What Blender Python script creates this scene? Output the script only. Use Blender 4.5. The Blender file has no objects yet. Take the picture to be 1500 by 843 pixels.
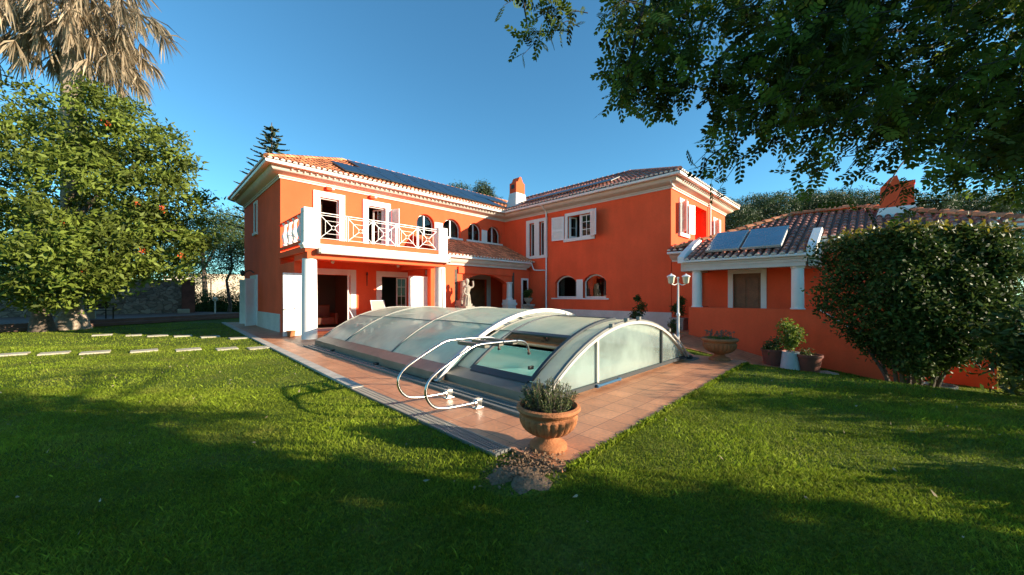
import bpy, math, random
import numpy as np
from mathutils import Vector, Matrix
from mathutils.geometry import tessellate_polygon
random.seed(7)
rng = np.random.default_rng(11)
PI = math.pi
SC = bpy.context.scene
COL = SC.collection
S2 = 0.70710678
FPX, HZ, CAMH = 537.0, 433.0, 1.5

# ------------------------------------------------------------------ helpers
def at(px, py, D):
    """world point a given distance in front of the viewpoint"""
    L = (px - 750) / FPX * D
    return Vector(((D + L) * S2, (D - L) * S2, CAMH + (HZ - py) * D / FPX))

BASE = {}
def link(o, parent):
    COL.objects.link(o)
    if parent is not None:
        o.parent = parent

def props(o, label=None, cat=None, group=None, kind=None):
    if label: o['label'] = label
    if cat: o['category'] = cat
    if group: o['group'] = group
    if kind: o['kind'] = kind
    return o

def thing(name, label, cat, loc=(0, 0, 0), group=None):
    o = bpy.data.objects.new(name, None)
    o.empty_display_size = 0.2
    COL.objects.link(o)
    o.location = loc
    BASE[o.name] = Vector(loc)
    return props(o, label, cat, group)

class MB:
    def __init__(s):
        s.v = []; s.f = []; s.m = []; s.cur = 0
        s.np = []
    def add(s, vs, fs):
        b = len(s.v)
        s.v.extend([tuple(p) for p in vs])
        for f in fs:
            s.f.append([i + b for i in f]); s.m.append(s.cur)
        return s
    def box(s, x0, x1, y0, y1, z0, z1):
        if x0 > x1: x0, x1 = x1, x0
        if y0 > y1: y0, y1 = y1, y0
        if z0 > z1: z0, z1 = z1, z0
        return s.add([(x0,y0,z0),(x1,y0,z0),(x1,y1,z0),(x0,y1,z0),(x0,y0,z1),(x1,y0,z1),(x1,y1,z1),(x0,y1,z1)],
                     [(0,3,2,1),(4,5,6,7),(0,1,5,4),(1,2,6,5),(2,3,7,6),(3,0,4,7)])
    def obox(s, c, ax, ay, az, hx, hy, hz):
        c = Vector(c); ax = Vector(ax).normalized(); ay = Vector(ay).normalized(); az = Vector(az).normalized()
        vs = []
        for k in (-1, 1):
            for i, j in ((-1,-1),(1,-1),(1,1),(-1,1)):
                vs.append(c + ax*hx*i + ay*hy*j + az*hz*k)
        return s.add(vs, [(0,3,2,1),(4,5,6,7),(0,1,5,4),(1,2,6,5),(2,3,7,6),(3,0,4,7)])
    def bar(s, a, b, w, h=None):
        a = Vector(a); b = Vector(b); d = b - a
        if d.length < 1e-6: return s
        h = h or w
        z = Vector((0, 0, 1)) if abs(d.normalized().z) < .95 else Vector((1, 0, 0))
        x = d.cross(z).normalized(); y = x.cross(d).normalized()
        return s.obox((a + b) / 2, d, x, y, d.length / 2, w / 2, h / 2)
    def tube(s, pts, r, seg=8, cap=True):
        pts = [Vector(p) for p in pts]; n = len(pts)
        rs = r if isinstance(r, (list, tuple)) else [r] * n
        d = (pts[1] - pts[0]).normalized()
        x = d.orthogonal().normalized()
        vs = []; fs = []
        for i, p in enumerate(pts):
            if i == 0: t = pts[1] - pts[0]
            elif i == n - 1: t = pts[-1] - pts[-2]
            else: t = (pts[i+1] - pts[i]).normalized() + (pts[i] - pts[i-1]).normalized()
            t.normalize()
            x = (x - t * x.dot(t))
            x = x.normalized() if x.length > 1e-6 else t.orthogonal().normalized()
            y = t.cross(x)
            for k in range(seg):
                a = 2 * PI * k / seg
                vs.append(p + (x * math.cos(a) + y * math.sin(a)) * rs[i])
        for i in range(n - 1):
            for k in range(seg):
                k2 = (k + 1) % seg
                fs.append((i*seg+k, i*seg+k2, (i+1)*seg+k2, (i+1)*seg+k))
        if cap:
            fs.append(tuple(range(seg - 1, -1, -1)))
            fs.append(tuple((n-1)*seg + k for k in range(seg)))
        return s.add(vs, fs)
    def lathe(s, prof, c, seg=32, flute=None):
        """prof: (r,z) list bottom to top"""
        vs = []; fs = []; n = len(prof)
        for i, (r, z) in enumerate(prof):
            for k in range(seg):
                a = 2 * PI * k / seg
                rr = r
                if flute and flute[0] <= i <= flute[1]:
                    rr = r * (1 - flute[3] + flute[3] * abs(math.sin(a * flute[2] / 2)) ** .55)
                vs.append((c[0] + rr * math.cos(a), c[1] + rr * math.sin(a), c[2] + z))
        for i in range(n - 1):
            for k in range(seg):
                k2 = (k + 1) % seg
                fs.append((i*seg+k, i*seg+k2, (i+1)*seg+k2, (i+1)*seg+k))
        fs.append(tuple(range(seg - 1, -1, -1)))
        fs.append(tuple((n-1)*seg + k for k in range(seg)))
        return s.add(vs, fs)
    def prism(s, loop, vec, holes=()):
        """closed loop(s) of 3D points in a plane, extruded by vec"""
        vec = Vector(vec)
        loops = [[Vector(p) for p in loop]] + [[Vector(p) for p in h] for h in holes]
        tris = tessellate_polygon(loops)
        flat = [p for l in loops for p in l]; n = len(flat)
        nv = (flat[1]-flat[0]).cross(flat[2]-flat[1])
        fs = []
        for t in tris:
            a, b, c = (flat[i] for i in t)
            if (b-a).cross(c-a).dot(vec) > 0: t = t[::-1]
            fs.append(tuple(t)); fs.append(tuple(i + n for i in t[::-1]))
        o = 0
        for l in loops:
            m = len(l)
            for i in range(m):
                j = (i + 1) % m
                fs.append((o+i, o+j, o+j+n, o+i+n))
            o += m
        return s.add(flat + [p + vec for p in flat], fs)
    def ring(s, la, lb, vec):
        """band between two loops with equal counts, extruded by vec"""
        vec = Vector(vec); n = len(la)
        vs = [Vector(p) for p in la] + [Vector(p) for p in lb]
        vs += [p + vec for p in vs]
        fs = []
        for i in range(n):
            j = (i + 1) % n
            fs += [(i, j, n+j, n+i), (2*n+i, 3*n+i, 3*n+j, 2*n+j), (i, 2*n+i, 2*n+j, j), (n+i, n+j, 3*n+j, 3*n+i)]
        return s.add(vs, fs)
    def build(s, name, mat, parent=None, smooth=False, bevel=0, recalc=True, attr=None, **kw):
        base = BASE.get(parent.name, Vector()) if parent is not None else None
        if s.np:
            V = np.concatenate([a for a, b, c in s.np]); k = s.np[0][1].shape[1]
            F = []; o = 0
            for a, b, c in s.np: F.append(b + o); o += len(a)
            F = np.concatenate(F)
            cols = np.concatenate([c for a, b, c in s.np]) if s.np[0][2] is not None else None
            me = bpy.data.meshes.new(name)
            if base is None:
                base = Vector(((V[:,0].min()+V[:,0].max())/2, (V[:,1].min()+V[:,1].max())/2, V[:,2].min())); own = True
            else: own = False
            V = V - np.array(base)
            me.vertices.add(len(V)); me.vertices.foreach_set('co', V.astype(np.float32).ravel())
            me.loops.add(F.size); me.loops.foreach_set('vertex_index', F.astype(np.int32).ravel())
            me.polygons.add(len(F))
            me.polygons.foreach_set('loop_start', np.arange(0, F.size, k, dtype=np.int32))
            me.update(calc_edges=True)
            if cols is not None:
                at_ = me.attributes.new('tint', 'FLOAT', 'FACE')
                at_.data.foreach_set('value', cols.astype(np.float32))
            recalc = False
        else:
            me = bpy.data.meshes.new(name)
            own = base is None
            if own:
                xs = [p[0] for p in s.v]; ys = [p[1] for p in s.v]; zs = [p[2] for p in s.v]
                base = Vector(((min(xs)+max(xs))/2, (min(ys)+max(ys))/2, min(zs)))
            me.from_pydata([(p[0]-base.x, p[1]-base.y, p[2]-base.z) for p in s.v], [], s.f)
            if attr is not None:
                a_ = me.attributes.new('tint', 'FLOAT', 'FACE'); a_.data.foreach_set('value', attr)
        mats = mat if isinstance(mat, (list, tuple)) else [mat]
        for m in mats: me.materials.append(m)
        if len(mats) > 1 and s.m: me.polygons.foreach_set('material_index', s.m)
        if recalc:
            import bmesh
            bm = bmesh.new(); bm.from_mesh(me)
            bmesh.ops.recalc_face_normals(bm, faces=bm.faces)
            bm.to_mesh(me); bm.free()
        if smooth:
            me.polygons.foreach_set('use_smooth', [True] * len(me.polygons))
            if smooth != 'all' and hasattr(me, 'set_sharp_from_angle'): me.set_sharp_from_angle(angle=math.radians(40))
        me.update()
        o = bpy.data.objects.new(name, me)
        link(o, parent)
        if own: o.location = base
        BASE[o.name] = Vector(base)
        if bevel:
            b = o.modifiers.new('bevel', 'BEVEL'); b.width = bevel; b.segments = 2; b.limit_method = 'ANGLE'
        return props(o, **kw)

def copy_tree(o, parent=None):
    c = o.copy(); COL.objects.link(c)
    if parent is not None: c.parent = parent
    for ch in list(o.children): copy_tree(ch, c)
    return c

# ------------------------------------------------------------------ materials
def mat(name, col, rough=.7, metal=0, spec=.5, noise=None, bump=None, attr=None, trans=0, sub=0, coat=0):
    """noise: (scale, amount, detail) colour variation; bump: (scale, strength); attr: tint spread"""
    m = bpy.data.materials.new(name); m.use_nodes = True
    nt = m.node_tree; N = nt.nodes; L = nt.links
    b = N['Principled BSDF']
    b.inputs['Base Color'].default_value = (*col, 1)
    b.inputs['Roughness'].default_value = rough
    b.inputs['Metallic'].default_value = metal
    b.inputs['Specular IOR Level'].default_value = spec
    if coat: b.inputs['Coat Weight'].default_value = coat
    cur = None
    tc = N.new('ShaderNodeNewGeometry')
    if noise:
        outs = []
        for sc, am, dt, *mpv in (noise if isinstance(noise[0], (tuple, list)) else [noise]):
            n = N.new('ShaderNodeTexNoise'); n.inputs['Scale'].default_value = sc; n.inputs['Detail'].default_value = dt
            if mpv:
                mp_ = N.new('ShaderNodeMapping'); mp_.inputs['Scale'].default_value = mpv[0]; L.new(tc.outputs['Position'], mp_.inputs[0]); L.new(mp_.outputs[0], n.inputs['Vector'])
            else: L.new(tc.outputs['Position'], n.inputs['Vector'])
            mr = N.new('ShaderNodeMapRange'); mr.inputs[1].default_value = .3; mr.inputs[2].default_value = .7
            mr.inputs[3].default_value = 1 - am; mr.inputs[4].default_value = 1 + am
            L.new(n.outputs['Fac'], mr.inputs[0]); outs.append(mr.outputs[0])
        cur = outs[0]
        for o in outs[1:]:
            mu = N.new('ShaderNodeMath'); mu.operation = 'MULTIPLY'; L.new(cur, mu.inputs[0]); L.new(o, mu.inputs[1]); cur = mu.outputs[0]
    if attr:
        a = N.new('ShaderNodeAttribute'); a.attribute_name = 'tint'
        mr = N.new('ShaderNodeMapRange'); mr.inputs[3].default_value = 1 - attr; mr.inputs[4].default_value = 1 + attr
        L.new(a.outputs['Fac'], mr.inputs[0])
        if cur is None: cur = mr.outputs[0]
        else:
            mu = N.new('ShaderNodeMath'); mu.operation = 'MULTIPLY'; L.new(cur, mu.inputs[0]); L.new(mr.outputs[0], mu.inputs[1]); cur = mu.outputs[0]
    if cur is not None:
        v = N.new('ShaderNodeVectorMath'); v.operation = 'SCALE'; v.inputs[0].default_value = col
        L.new(cur, v.inputs['Scale']); L.new(v.outputs[0], b.inputs['Base Color'])
    if bump:
        n = N.new('ShaderNodeTexNoise'); n.inputs['Scale'].default_value = bump[0]; n.inputs['Detail'].default_value = 6
        L.new(tc.outputs['Position'], n.inputs['Vector'])
        bp = N.new('ShaderNodeBump'); bp.inputs['Strength'].default_value = bump[1]; bp.inputs['Distance'].default_value = .02
        L.new(n.outputs['Fac'], bp.inputs['Height']); L.new(bp.outputs[0], b.inputs['Normal'])
    if trans:
        t = N.new('ShaderNodeBsdfTranslucent'); ms = N.new('ShaderNodeMixShader'); ms.inputs[0].default_value = trans
        src = b.inputs['Base Color'].links[0].from_socket if b.inputs['Base Color'].links else None
        if src: L.new(src, t.inputs['Color'])
        else: t.inputs['Color'].default_value = (*col, 1)
        out = N['Material Output']
        L.new(b.outputs[0], ms.inputs[1]); L.new(t.outputs[0], ms.inputs[2]); L.new(ms.outputs[0], out.inputs['Surface'])
    return m

M = {}
M['stucco'] = mat('terracotta stucco', (.90, .118, .042), .9, spec=.2, noise=[(1.1, .06, 5), (14, .03, 3), (2.2, .055, 4, (1, 1, .15)), (.35, .05, 3)], bump=(90, .25))
M['stucco_pale'] = M['stucco']
M['white'] = mat('white painted masonry', (.80, .77, .72), .75, spec=.3, noise=(3, .04, 4), bump=(60, .1))
M['cornice'] = mat('cream cornice plaster', (.66, .58, .50), .8, spec=.3, noise=(2.5, .06, 4))
M['whitewood'] = mat('white painted wood', (.78, .77, .74), .45, noise=(6, .03, 3))
M['whitemetal'] = mat('white enamelled metal', (.80, .79, .76), .35, noise=(8, .03, 2))
M['marble'] = mat('travertine plinth', (.62, .56, .50), .5, noise=[(1.2, .12, 5), (9, .06, 5)])
M['stone'] = mat('carved limestone', (.33, .29, .24), .85, noise=[(5, .25, 5), (20, .12, 4)], bump=(40, .5))
M['tile_roof'] = mat('clay roof tile', (.56, .215, .10), .75, spec=.3, noise=[(.9, .15, 3), (12, .22, 5)], bump=(50, .4), attr=.38)
M['tile_old'] = mat('weathered clay tile', (.36, .135, .088), .6, spec=.5, noise=[(1.5, .2, 4), (14, .28, 5)], bump=(50, .4), attr=.42)
M['mortar'] = mat('tile end mortar', (.72, .66, .58), .8, noise=(10, .1, 3))
M['solar'] = mat('solar glass', (.010, .020, .042), .30, spec=.4, noise=(2, .1, 2))
M['alu'] = mat('grey aluminium', (.20, .20, .18), .5, metal=.35, noise=(5, .08, 3))
M['kick'] = mat('bronze aluminium kick panel', (.17, .16, .135), .42, metal=.6, noise=(4, .15, 4))
M['alu_light'] = mat('pale anodised aluminium', (.55, .54, .50), .45, metal=.45)
M['alu_blue'] = mat('dark blue grey frame', (.05, .06, .065), .45, metal=.3)
M['steel'] = mat('polished stainless steel', (.50, .49, .46), .24, metal=1)
M['glass'] = mat('window glass', (.015, .02, .024), .05, spec=.5)
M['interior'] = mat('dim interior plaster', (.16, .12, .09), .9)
M['dark'] = mat('dark rubber', (.03, .03, .028), .6)
M['oak'] = mat('brown oak door', (.22, .085, .03), .55, noise=[(3, .25, 4), (25, .2, 4)])
M['terracotta'] = mat('terracotta pot clay', (.37, .140, .055), .8, spec=.3, noise=[(5, .22, 5), (30, .12, 4)], bump=(60, .4))
M['pot_brown'] = mat('brown plastic pot', (.20, .06, .04), .55, noise=(6, .12, 3))
M['pot_white'] = mat('white plastic pot', (.55, .58, .58), .5, noise=(6, .06, 3))
M['soil'] = mat('dark soil', (.05, .033, .02), .95, noise=(20, .4, 4), bump=(40, 1))
M['dirt'] = mat('bare dry soil', (.19, .12, .07), .95, noise=[(8, .35, 5), (50, .3, 4)], bump=(30, 1))
M['bark'] = mat('grey brown bark', (.10, .075, .055), .9, noise=[(6, .3, 5), (30, .2, 4)], bump=(25, 1))
M['bark_dark'] = mat('dark bark', (.035, .026, .02), .9, noise=(8, .3, 4), bump=(25, .6))
M['bark_pale'] = mat('pale palm trunk', (.34, .27, .20), .9, noise=[(3, .25, 5), (12, .25, 4)], bump=(12, 1))
M['deadfrond'] = mat('dead palm frond', (.38, .30, .20), .8, attr=.5, trans=.25)
M['leaf_over'] = mat('dark pinnate leaf', (.085, .125, .016), .65, spec=.2, attr=.8, trans=.5)
M['leaf_left'] = mat('tulip tree leaf', (.118, .155, .022), .6, spec=.25, attr=.5, trans=.28)
M['leaf_hedge'] = mat('glossy shrub leaf', (.056, .088, .018), .58, spec=.2, attr=.55, trans=.22)
M['leaf_young'] = mat('young yellow leaf', (.20, .17, .02), .45, spec=.4, attr=.4, trans=.35)
M['leaf_pine'] = mat('pine needle', (.045, .075, .020), .6, attr=.5, trans=.2)
M['leaf_norfolk'] = mat('norfolk pine needle', (.13, .17, .09), .6, attr=.45, trans=.15)
M['leaf_mid'] = mat('mid green leaf', (.075, .115, .025), .5, attr=.5, trans=.3)
M['leaf_bright'] = mat('bright potted leaf', (.16, .22, .03), .45, attr=.45, trans=.35)
M['leaf_rose'] = mat('rosemary needle', (.105, .130, .035), .6, attr=.45, trans=.2)
M['flower'] = mat('orange flower', (.75, .10, .02), .6, attr=.3, trans=.3)
M['grassblade'] = mat('grass blade', (.185, .245, .018), .65, spec=.15, noise=[(.8, .28, 4), (4, .2, 3)], attr=.5, trans=.35)
M['palestone'] = mat('pale stepping stone', (.40, .36, .26), .85, noise=[(4, .15, 5), (25, .1, 4)], bump=(40, .4))
M['kerb'] = mat('pale concrete kerb', (.42, .38, .32), .8, noise=[(4, .15, 5), (30, .12, 4)])
M['awning'] = mat('white awning case', (.82, .80, .76), .4)
M['fabric'] = mat('woven grey fabric', (.34, .32, .28), .85, bump=(200, .4))
M['orange_leather'] = mat('orange brown leather', (.22, .06, .02), .5)
M['blue_pipe'] = mat('blue plastic', (.03, .10, .18), .35)
M['terrace'] = mat('brown terrace tile', (.16, .085, .06), .7, noise=(3, .2, 4))
M['white_wall'] = mat('whitewashed boundary wall', (.70, .60, .47), .9, noise=[(.6, .2, 5), (6, .1, 4)])
M['ochre'] = mat('ochre ground strip', (.35, .22, .10), .95, noise=(1, .3, 5))
M['lampglass'] = mat('frosted lamp glass', (.70, .66, .50), .35, trans=.3)

def tilefloor(name, c1, c2, size, grout, rough=.4, offs=(0, 0)):
    m = bpy.data.materials.new(name); m.use_nodes = True
    nt = m.node_tree; N = nt.nodes; L = nt.links; b = N['Principled BSDF']
    g = N.new('ShaderNodeNewGeometry')
    mp = N.new('ShaderNodeMapping'); mp.inputs['Location'].default_value = (offs[0], offs[1], 0)
    L.new(g.outputs['Position'], mp.inputs['Vector'])
    br = N.new('ShaderNodeTexBrick'); br.offset = .0; br.squash = 1
    br.inputs['Scale'].default_value = 1; br.inputs['Brick Width'].default_value = size; br.inputs['Row Height'].default_value = size
    br.inputs['Mortar Size'].default_value = .0045; br.inputs['Mortar Smooth'].default_value = .2; br.inputs['Bias'].default_value = 0
    br.inputs['Color1'].default_value = (*c1, 1); br.inputs['Color2'].default_value = (*c2, 1); br.inputs['Mortar'].default_value = (*grout, 1)
    L.new(mp.outputs[0], br.inputs['Vector'])
    n = N.new('ShaderNodeTexNoise'); n.inputs['Scale'].default_value = 2.3; n.inputs['Detail'].default_value = 6
    L.new(g.outputs['Position'], n.inputs['Vector'])
    n2 = N.new('ShaderNodeTexNoise'); n2.inputs['Scale'].default_value = 26; n2.inputs['Detail'].default_value = 5
    L.new(g.outputs['Position'], n2.inputs['Vector'])
    ad = N.new('ShaderNodeMath'); L.new(n.outputs['Fac'], ad.inputs[0]); L.new(n2.outputs['Fac'], ad.inputs[1])
    mr = N.new('ShaderNodeMapRange'); mr.inputs[1].default_value = .6; mr.inputs[2].default_value = 1.4; mr.inputs[3].default_value = .60; mr.inputs[4].default_value = 1.32
    L.new(ad.outputs[0], mr.inputs[0])
    v = N.new('ShaderNodeVectorMath'); v.operation = 'SCALE'; L.new(br.outputs['Color'], v.inputs[0]); L.new(mr.outputs[0], v.inputs['Scale'])
    L.new(v.outputs[0], b.inputs['Base Color'])
    rr = N.new('ShaderNodeMapRange'); rr.inputs[3].default_value = rough - .1; rr.inputs[4].default_value = rough + .2
    L.new(n2.outputs['Fac'], rr.inputs[0]); L.new(rr.outputs[0], b.inputs['Roughness'])
    bp = N.new('ShaderNodeBump'); bp.inputs['Strength'].default_value = .35; bp.inputs['Distance'].default_value = .006; bp.invert = True
    L.new(br.outputs['Fac'], bp.inputs['Height']); L.new(bp.outputs[0], b.inputs['Normal'])
    return m
M['deck'] = tilefloor('terracotta deck tile', (.54, .245, .120), (.45, .19, .09), .33, (.14, .065, .04), .42, (-.0, .02))
M['pooltile'] = tilefloor('pool mosaic', (.34, .74, .80), (.40, .78, .82), .10, (.4, .6, .62), .3)

def ground_mat():
    m = bpy.data.materials.new('lawn ground'); m.use_nodes = True
    nt = m.node_tree; N = nt.nodes; L = nt.links; b = N['Principled BSDF']; b.inputs['Roughness'].default_value = .9
    b.inputs['Specular IOR Level'].default_value = .15
    g = N.new('ShaderNodeNewGeometry')
    def noise(s, d=5):
        n = N.new('ShaderNodeTexNoise'); n.inputs['Scale'].default_value = s; n.inputs['Detail'].default_value = d
        L.new(g.outputs['Position'], n.inputs['Vector']); return n.outputs['Fac']
    r = N.new('ShaderNodeValToRGB'); e = r.color_ramp.elements
    e[0].position = .32; e[0].color = (.060, .100, .012, 1); e[1].position = .70; e[1].color = (.17, .22, .03, 1)
    x = e.new(.5); x.color = (.105, .160, .016, 1)
    L.new(noise(.55, 6), r.inputs[0])
    r2 = N.new('ShaderNodeValToRGB'); e = r2.color_ramp.elements
    e[0].position = .35; e[0].color = (.45, .45, .45, 1); e[1].position = .68; e[1].color = (1.5, 1.4, 1.1, 1)
    L.new(noise(38, 8), r2.inputs[0])
    mx = N.new('ShaderNodeMix'); mx.data_type = 'RGBA'; mx.blend_type = 'MULTIPLY'; mx.inputs[0].default_value = 1
    L.new(r.outputs[0], mx.inputs[6]); L.new(r2.outputs[0], mx.inputs[7])
    # dry yellow patches
    r3 = N.new('ShaderNodeValToRGB'); e = r3.color_ramp.elements
    e[0].position = .56; e[0].color = (0, 0, 0, 1); e[1].position = .72; e[1].color = (.6, .6, .6, 1)
    L.new(noise(1.3, 7), r3.inputs[0])
    m2 = N.new('ShaderNodeMix'); m2.data_type = 'RGBA'; L.new(r3.outputs[0], m2.inputs[0])
    L.new(mx.outputs[2], m2.inputs[6]); m2.inputs[7].default_value = (.19, .16, .05, 1)
    L.new(m2.outputs[2], b.inputs['Base Color'])
    bp = N.new('ShaderNodeBump'); bp.inputs['Strength'].default_value = 1; bp.inputs['Distance'].default_value = .05
    L.new(noise(45, 8), bp.inputs['Height']); L.new(bp.outputs[0], b.inputs['Normal'])
    return m
M['ground'] = ground_mat()

def rubble_mat():
    m = bpy.data.materials.new('rubble stone masonry'); m.use_nodes = True
    nt = m.node_tree; N = nt.nodes; L = nt.links; b = N['Principled BSDF']; b.inputs['Roughness'].default_value = .9
    g = N.new('ShaderNodeNewGeometry')
    nz = N.new('ShaderNodeTexNoise'); nz.inputs['Scale'].default_value = 2.5; nz.inputs['Detail'].default_value = 4; L.new(g.outputs['Position'], nz.inputs['Vector'])
    sc = N.new('ShaderNodeVectorMath'); sc.operation = 'MULTIPLY_ADD'; L.new(nz.outputs['Color'], sc.inputs[0]); sc.inputs[1].default_value = (.7, .7, .5); L.new(g.outputs['Position'], sc.inputs[2])
    mp = N.new('ShaderNodeMapping'); mp.inputs['Scale'].default_value = (1, 1, 1.7); L.new(sc.outputs[0], mp.inputs[0])
    v = N.new('ShaderNodeTexVoronoi'); v.inputs['Scale'].default_value = 2.4; L.new(mp.outputs[0], v.inputs['Vector'])
    d = N.new('ShaderNodeTexVoronoi'); d.feature = 'DISTANCE_TO_EDGE'; d.inputs['Scale'].default_value = 2.4; L.new(mp.outputs[0], d.inputs['Vector'])
    hs = N.new('ShaderNodeSeparateColor'); L.new(v.outputs['Color'], hs.inputs[0])
    r = N.new('ShaderNodeValToRGB'); e = r.color_ramp.elements
    e[0].color = (.16, .12, .085, 1); e[1].color = (.36, .29, .21, 1); L.new(hs.outputs[0], r.inputs[0])
    r2 = N.new('ShaderNodeValToRGB'); e = r2.color_ramp.elements; e[0].position = .0; e[0].color = (.5, .5, .5, 1); e[1].position = .10; e[1].color = (1, 1, 1, 1)
    L.new(d.outputs[0], r2.inputs[0])
    mx = N.new('ShaderNodeMix'); mx.data_type = 'RGBA'; mx.blend_type = 'MULTIPLY'; mx.inputs[0].default_value = 1
    L.new(r.outputs[0], mx.inputs[6]); L.new(r2.outputs[0], mx.inputs[7]); L.new(mx.outputs[2], b.inputs['Base Color'])
    bp = N.new('ShaderNodeBump'); bp.inputs['Distance'].default_value = .06; L.new(r2.outputs[0], bp.inputs['Height']); L.new(bp.outputs[0], b.inputs['Normal'])
    return m
M['rubble'] = rubble_mat()

def sheet_mat(name, col, clear, rough=.18, gloss=.5, streak=0.0):
    """cloudy polycarbonate: part see-through, part light-scattering"""
    m = bpy.data.materials.new(name); m.use_nodes = True
    nt = m.node_tree; N = nt.nodes; L = nt.links; out = N['Material Output']; b = N['Principled BSDF']
    b.inputs['Base Color'].default_value = (*col, 1); b.inputs['Roughness'].default_value = rough; b.inputs['Specular IOR Level'].default_value = gloss
    g = N.new('ShaderNodeNewGeometry')
    n = N.new('ShaderNodeTexNoise'); n.inputs['Scale'].default_value = 1.1; n.inputs['Detail'].default_value = 5
    L.new(g.outputs['Position'], n.inputs['Vector'])
    n2 = N.new('ShaderNodeTexNoise'); n2.inputs['Scale'].default_value = 90; n2.inputs['Detail'].default_value = 2
    mp = N.new('ShaderNodeMapping'); mp.inputs['Scale'].default_value = (.02, 1, .02); L.new(g.outputs['Position'], mp.inputs[0]); L.new(mp.outputs[0], n2.inputs['Vector'])
    bp = N.new('ShaderNodeBump'); bp.inputs['Strength'].default_value = .25; bp.inputs['Distance'].default_value = .004
    L.new(n2.outputs['Fac'], bp.inputs['Height']); L.new(bp.outputs[0], b.inputs['Normal'])
    tl = N.new('ShaderNodeBsdfTranslucent'); tl.inputs['Color'].default_value = (*[min(1, c * 1.1) for c in col], 1)
    tp = N.new('ShaderNodeBsdfTransparent'); tp.inputs['Color'].default_value = (.93, .95, .93, 1)
    m1 = N.new('ShaderNodeMixShader'); m1.inputs[0].default_value = .6
    L.new(b.outputs[0], m1.inputs[1]); L.new(tl.outputs[0], m1.inputs[2])
    mr = N.new('ShaderNodeMapRange'); mr.inputs[1].default_value = .35; mr.inputs[2].default_value = .65
    mr.inputs[3].default_value = max(0, clear - .2); mr.inputs[4].default_value = clear + .2
    L.new(n.outputs['Fac'], mr.inputs[0])
    m2 = N.new('ShaderNodeMixShader'); L.new(mr.outputs[0], m2.inputs[0]); L.new(m1.outputs[0], m2.inputs[1]); L.new(tp.outputs[0], m2.inputs[2])
    L.new(m2.outputs[0], out.inputs['Surface'])
    return m
M['poly'] = sheet_mat('milky polycarbonate sheet', (.92, .89, .76), .30, .22, .9)
M['poly_clear'] = sheet_mat('clear polycarbonate sheet', (.64, .76, .72), .55, .08, .9)

def water_mat():
    m = bpy.data.materials.new('pool water'); m.use_nodes = True
    nt = m.node_tree; N = nt.nodes; L = nt.links; out = N['Material Output']
    gl = N.new('ShaderNodeBsdfGlossy'); gl.inputs['Roughness'].default_value = .03
    tp = N.new('ShaderNodeBsdfTransparent'); tp.inputs['Color'].default_value = (.45, .85, .88, 1)
    fr = N.new('ShaderNodeFresnel'); fr.inputs[0].default_value = 1.33
    ms = N.new('ShaderNodeMixShader'); L.new(fr.outputs[0], ms.inputs[0]); L.new(tp.outputs[0], ms.inputs[1]); L.new(gl.outputs[0], ms.inputs[2])
    g = N.new('ShaderNodeNewGeometry'); n = N.new('ShaderNodeTexNoise'); n.inputs['Scale'].default_value = 9
    L.new(g.outputs['Position'], n.inputs['Vector']); bp = N.new('ShaderNodeBump'); bp.inputs['Strength'].default_value = .15; bp.inputs['Distance'].default_value = .02
    L.new(n.outputs['Fac'], bp.inputs['Height']); L.new(bp.outputs[0], gl.inputs['Normal']); L.new(bp.outputs[0], fr.inputs['Normal'])
    df = N.new('ShaderNodeBsdfDiffuse'); df.inputs['Color'].default_value = (.34, .84, .86, 1); m3 = N.new('ShaderNodeMixShader'); m3.inputs[0].default_value = .55; L.new(ms.outputs[0], m3.inputs[1]); L.new(df.outputs[0], m3.inputs[2])
    L.new(m3.outputs[0], out.inputs['Surface']); return m
M['water'] = water_mat()

M['collector'] = mat('collector glass', (.13, .16, .20), .14, spec=1, noise=(2, .15, 3), coat=1)
M['curtain'] = mat('pale curtain', (.55, .52, .46), .9, noise=(3, .1, 2))
def glass_mat():
    m = bpy.data.materials.new('clear window glass'); m.use_nodes = True
    nt = m.node_tree; N = nt.nodes; L = nt.links; out = N['Material Output']
    gl = N.new('ShaderNodeBsdfGlossy'); gl.inputs['Roughness'].default_value = .02; tp = N.new('ShaderNodeBsdfTransparent'); tp.inputs['Color'].default_value = (.62, .66, .66, 1)
    fr = N.new('ShaderNodeFresnel'); fr.inputs[0].default_value = 1.42; ms = N.new('ShaderNodeMixShader')
    L.new(fr.outputs[0], ms.inputs[0]); L.new(tp.outputs[0], ms.inputs[1]); L.new(gl.outputs[0], ms.inputs[2]); L.new(ms.outputs[0], out.inputs['Surface']); return m
M['glass'] = glass_mat()
def straw(mt, amount):
    """dry straw-coloured patches mixed into a lawn material"""
    nt = mt.node_tree; N = nt.nodes; L = nt.links; b = N['Principled BSDF']; src = b.inputs['Base Color'].links[0].from_socket
    g = N.new('ShaderNodeNewGeometry'); n = N.new('ShaderNodeTexNoise'); n.inputs['Scale'].default_value = 1.15; n.inputs['Detail'].default_value = 8; n.inputs['Roughness'].default_value = .65
    L.new(g.outputs['Position'], n.inputs['Vector']); r = N.new('ShaderNodeMapRange'); r.inputs[1].default_value = .50; r.inputs[2].default_value = .72; r.inputs[3].default_value = 0; r.inputs[4].default_value = amount
    L.new(n.outputs['Fac'], r.inputs[0]); x = N.new('ShaderNodeMix'); x.data_type = 'RGBA'; L.new(r.outputs[0], x.inputs[0]); L.new(src, x.inputs[6]); x.inputs[7].default_value = (.30, .24, .075, 1)
    L.new(x.outputs[2], b.inputs['Base Color'])
straw(M['grassblade'], .5)

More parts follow.
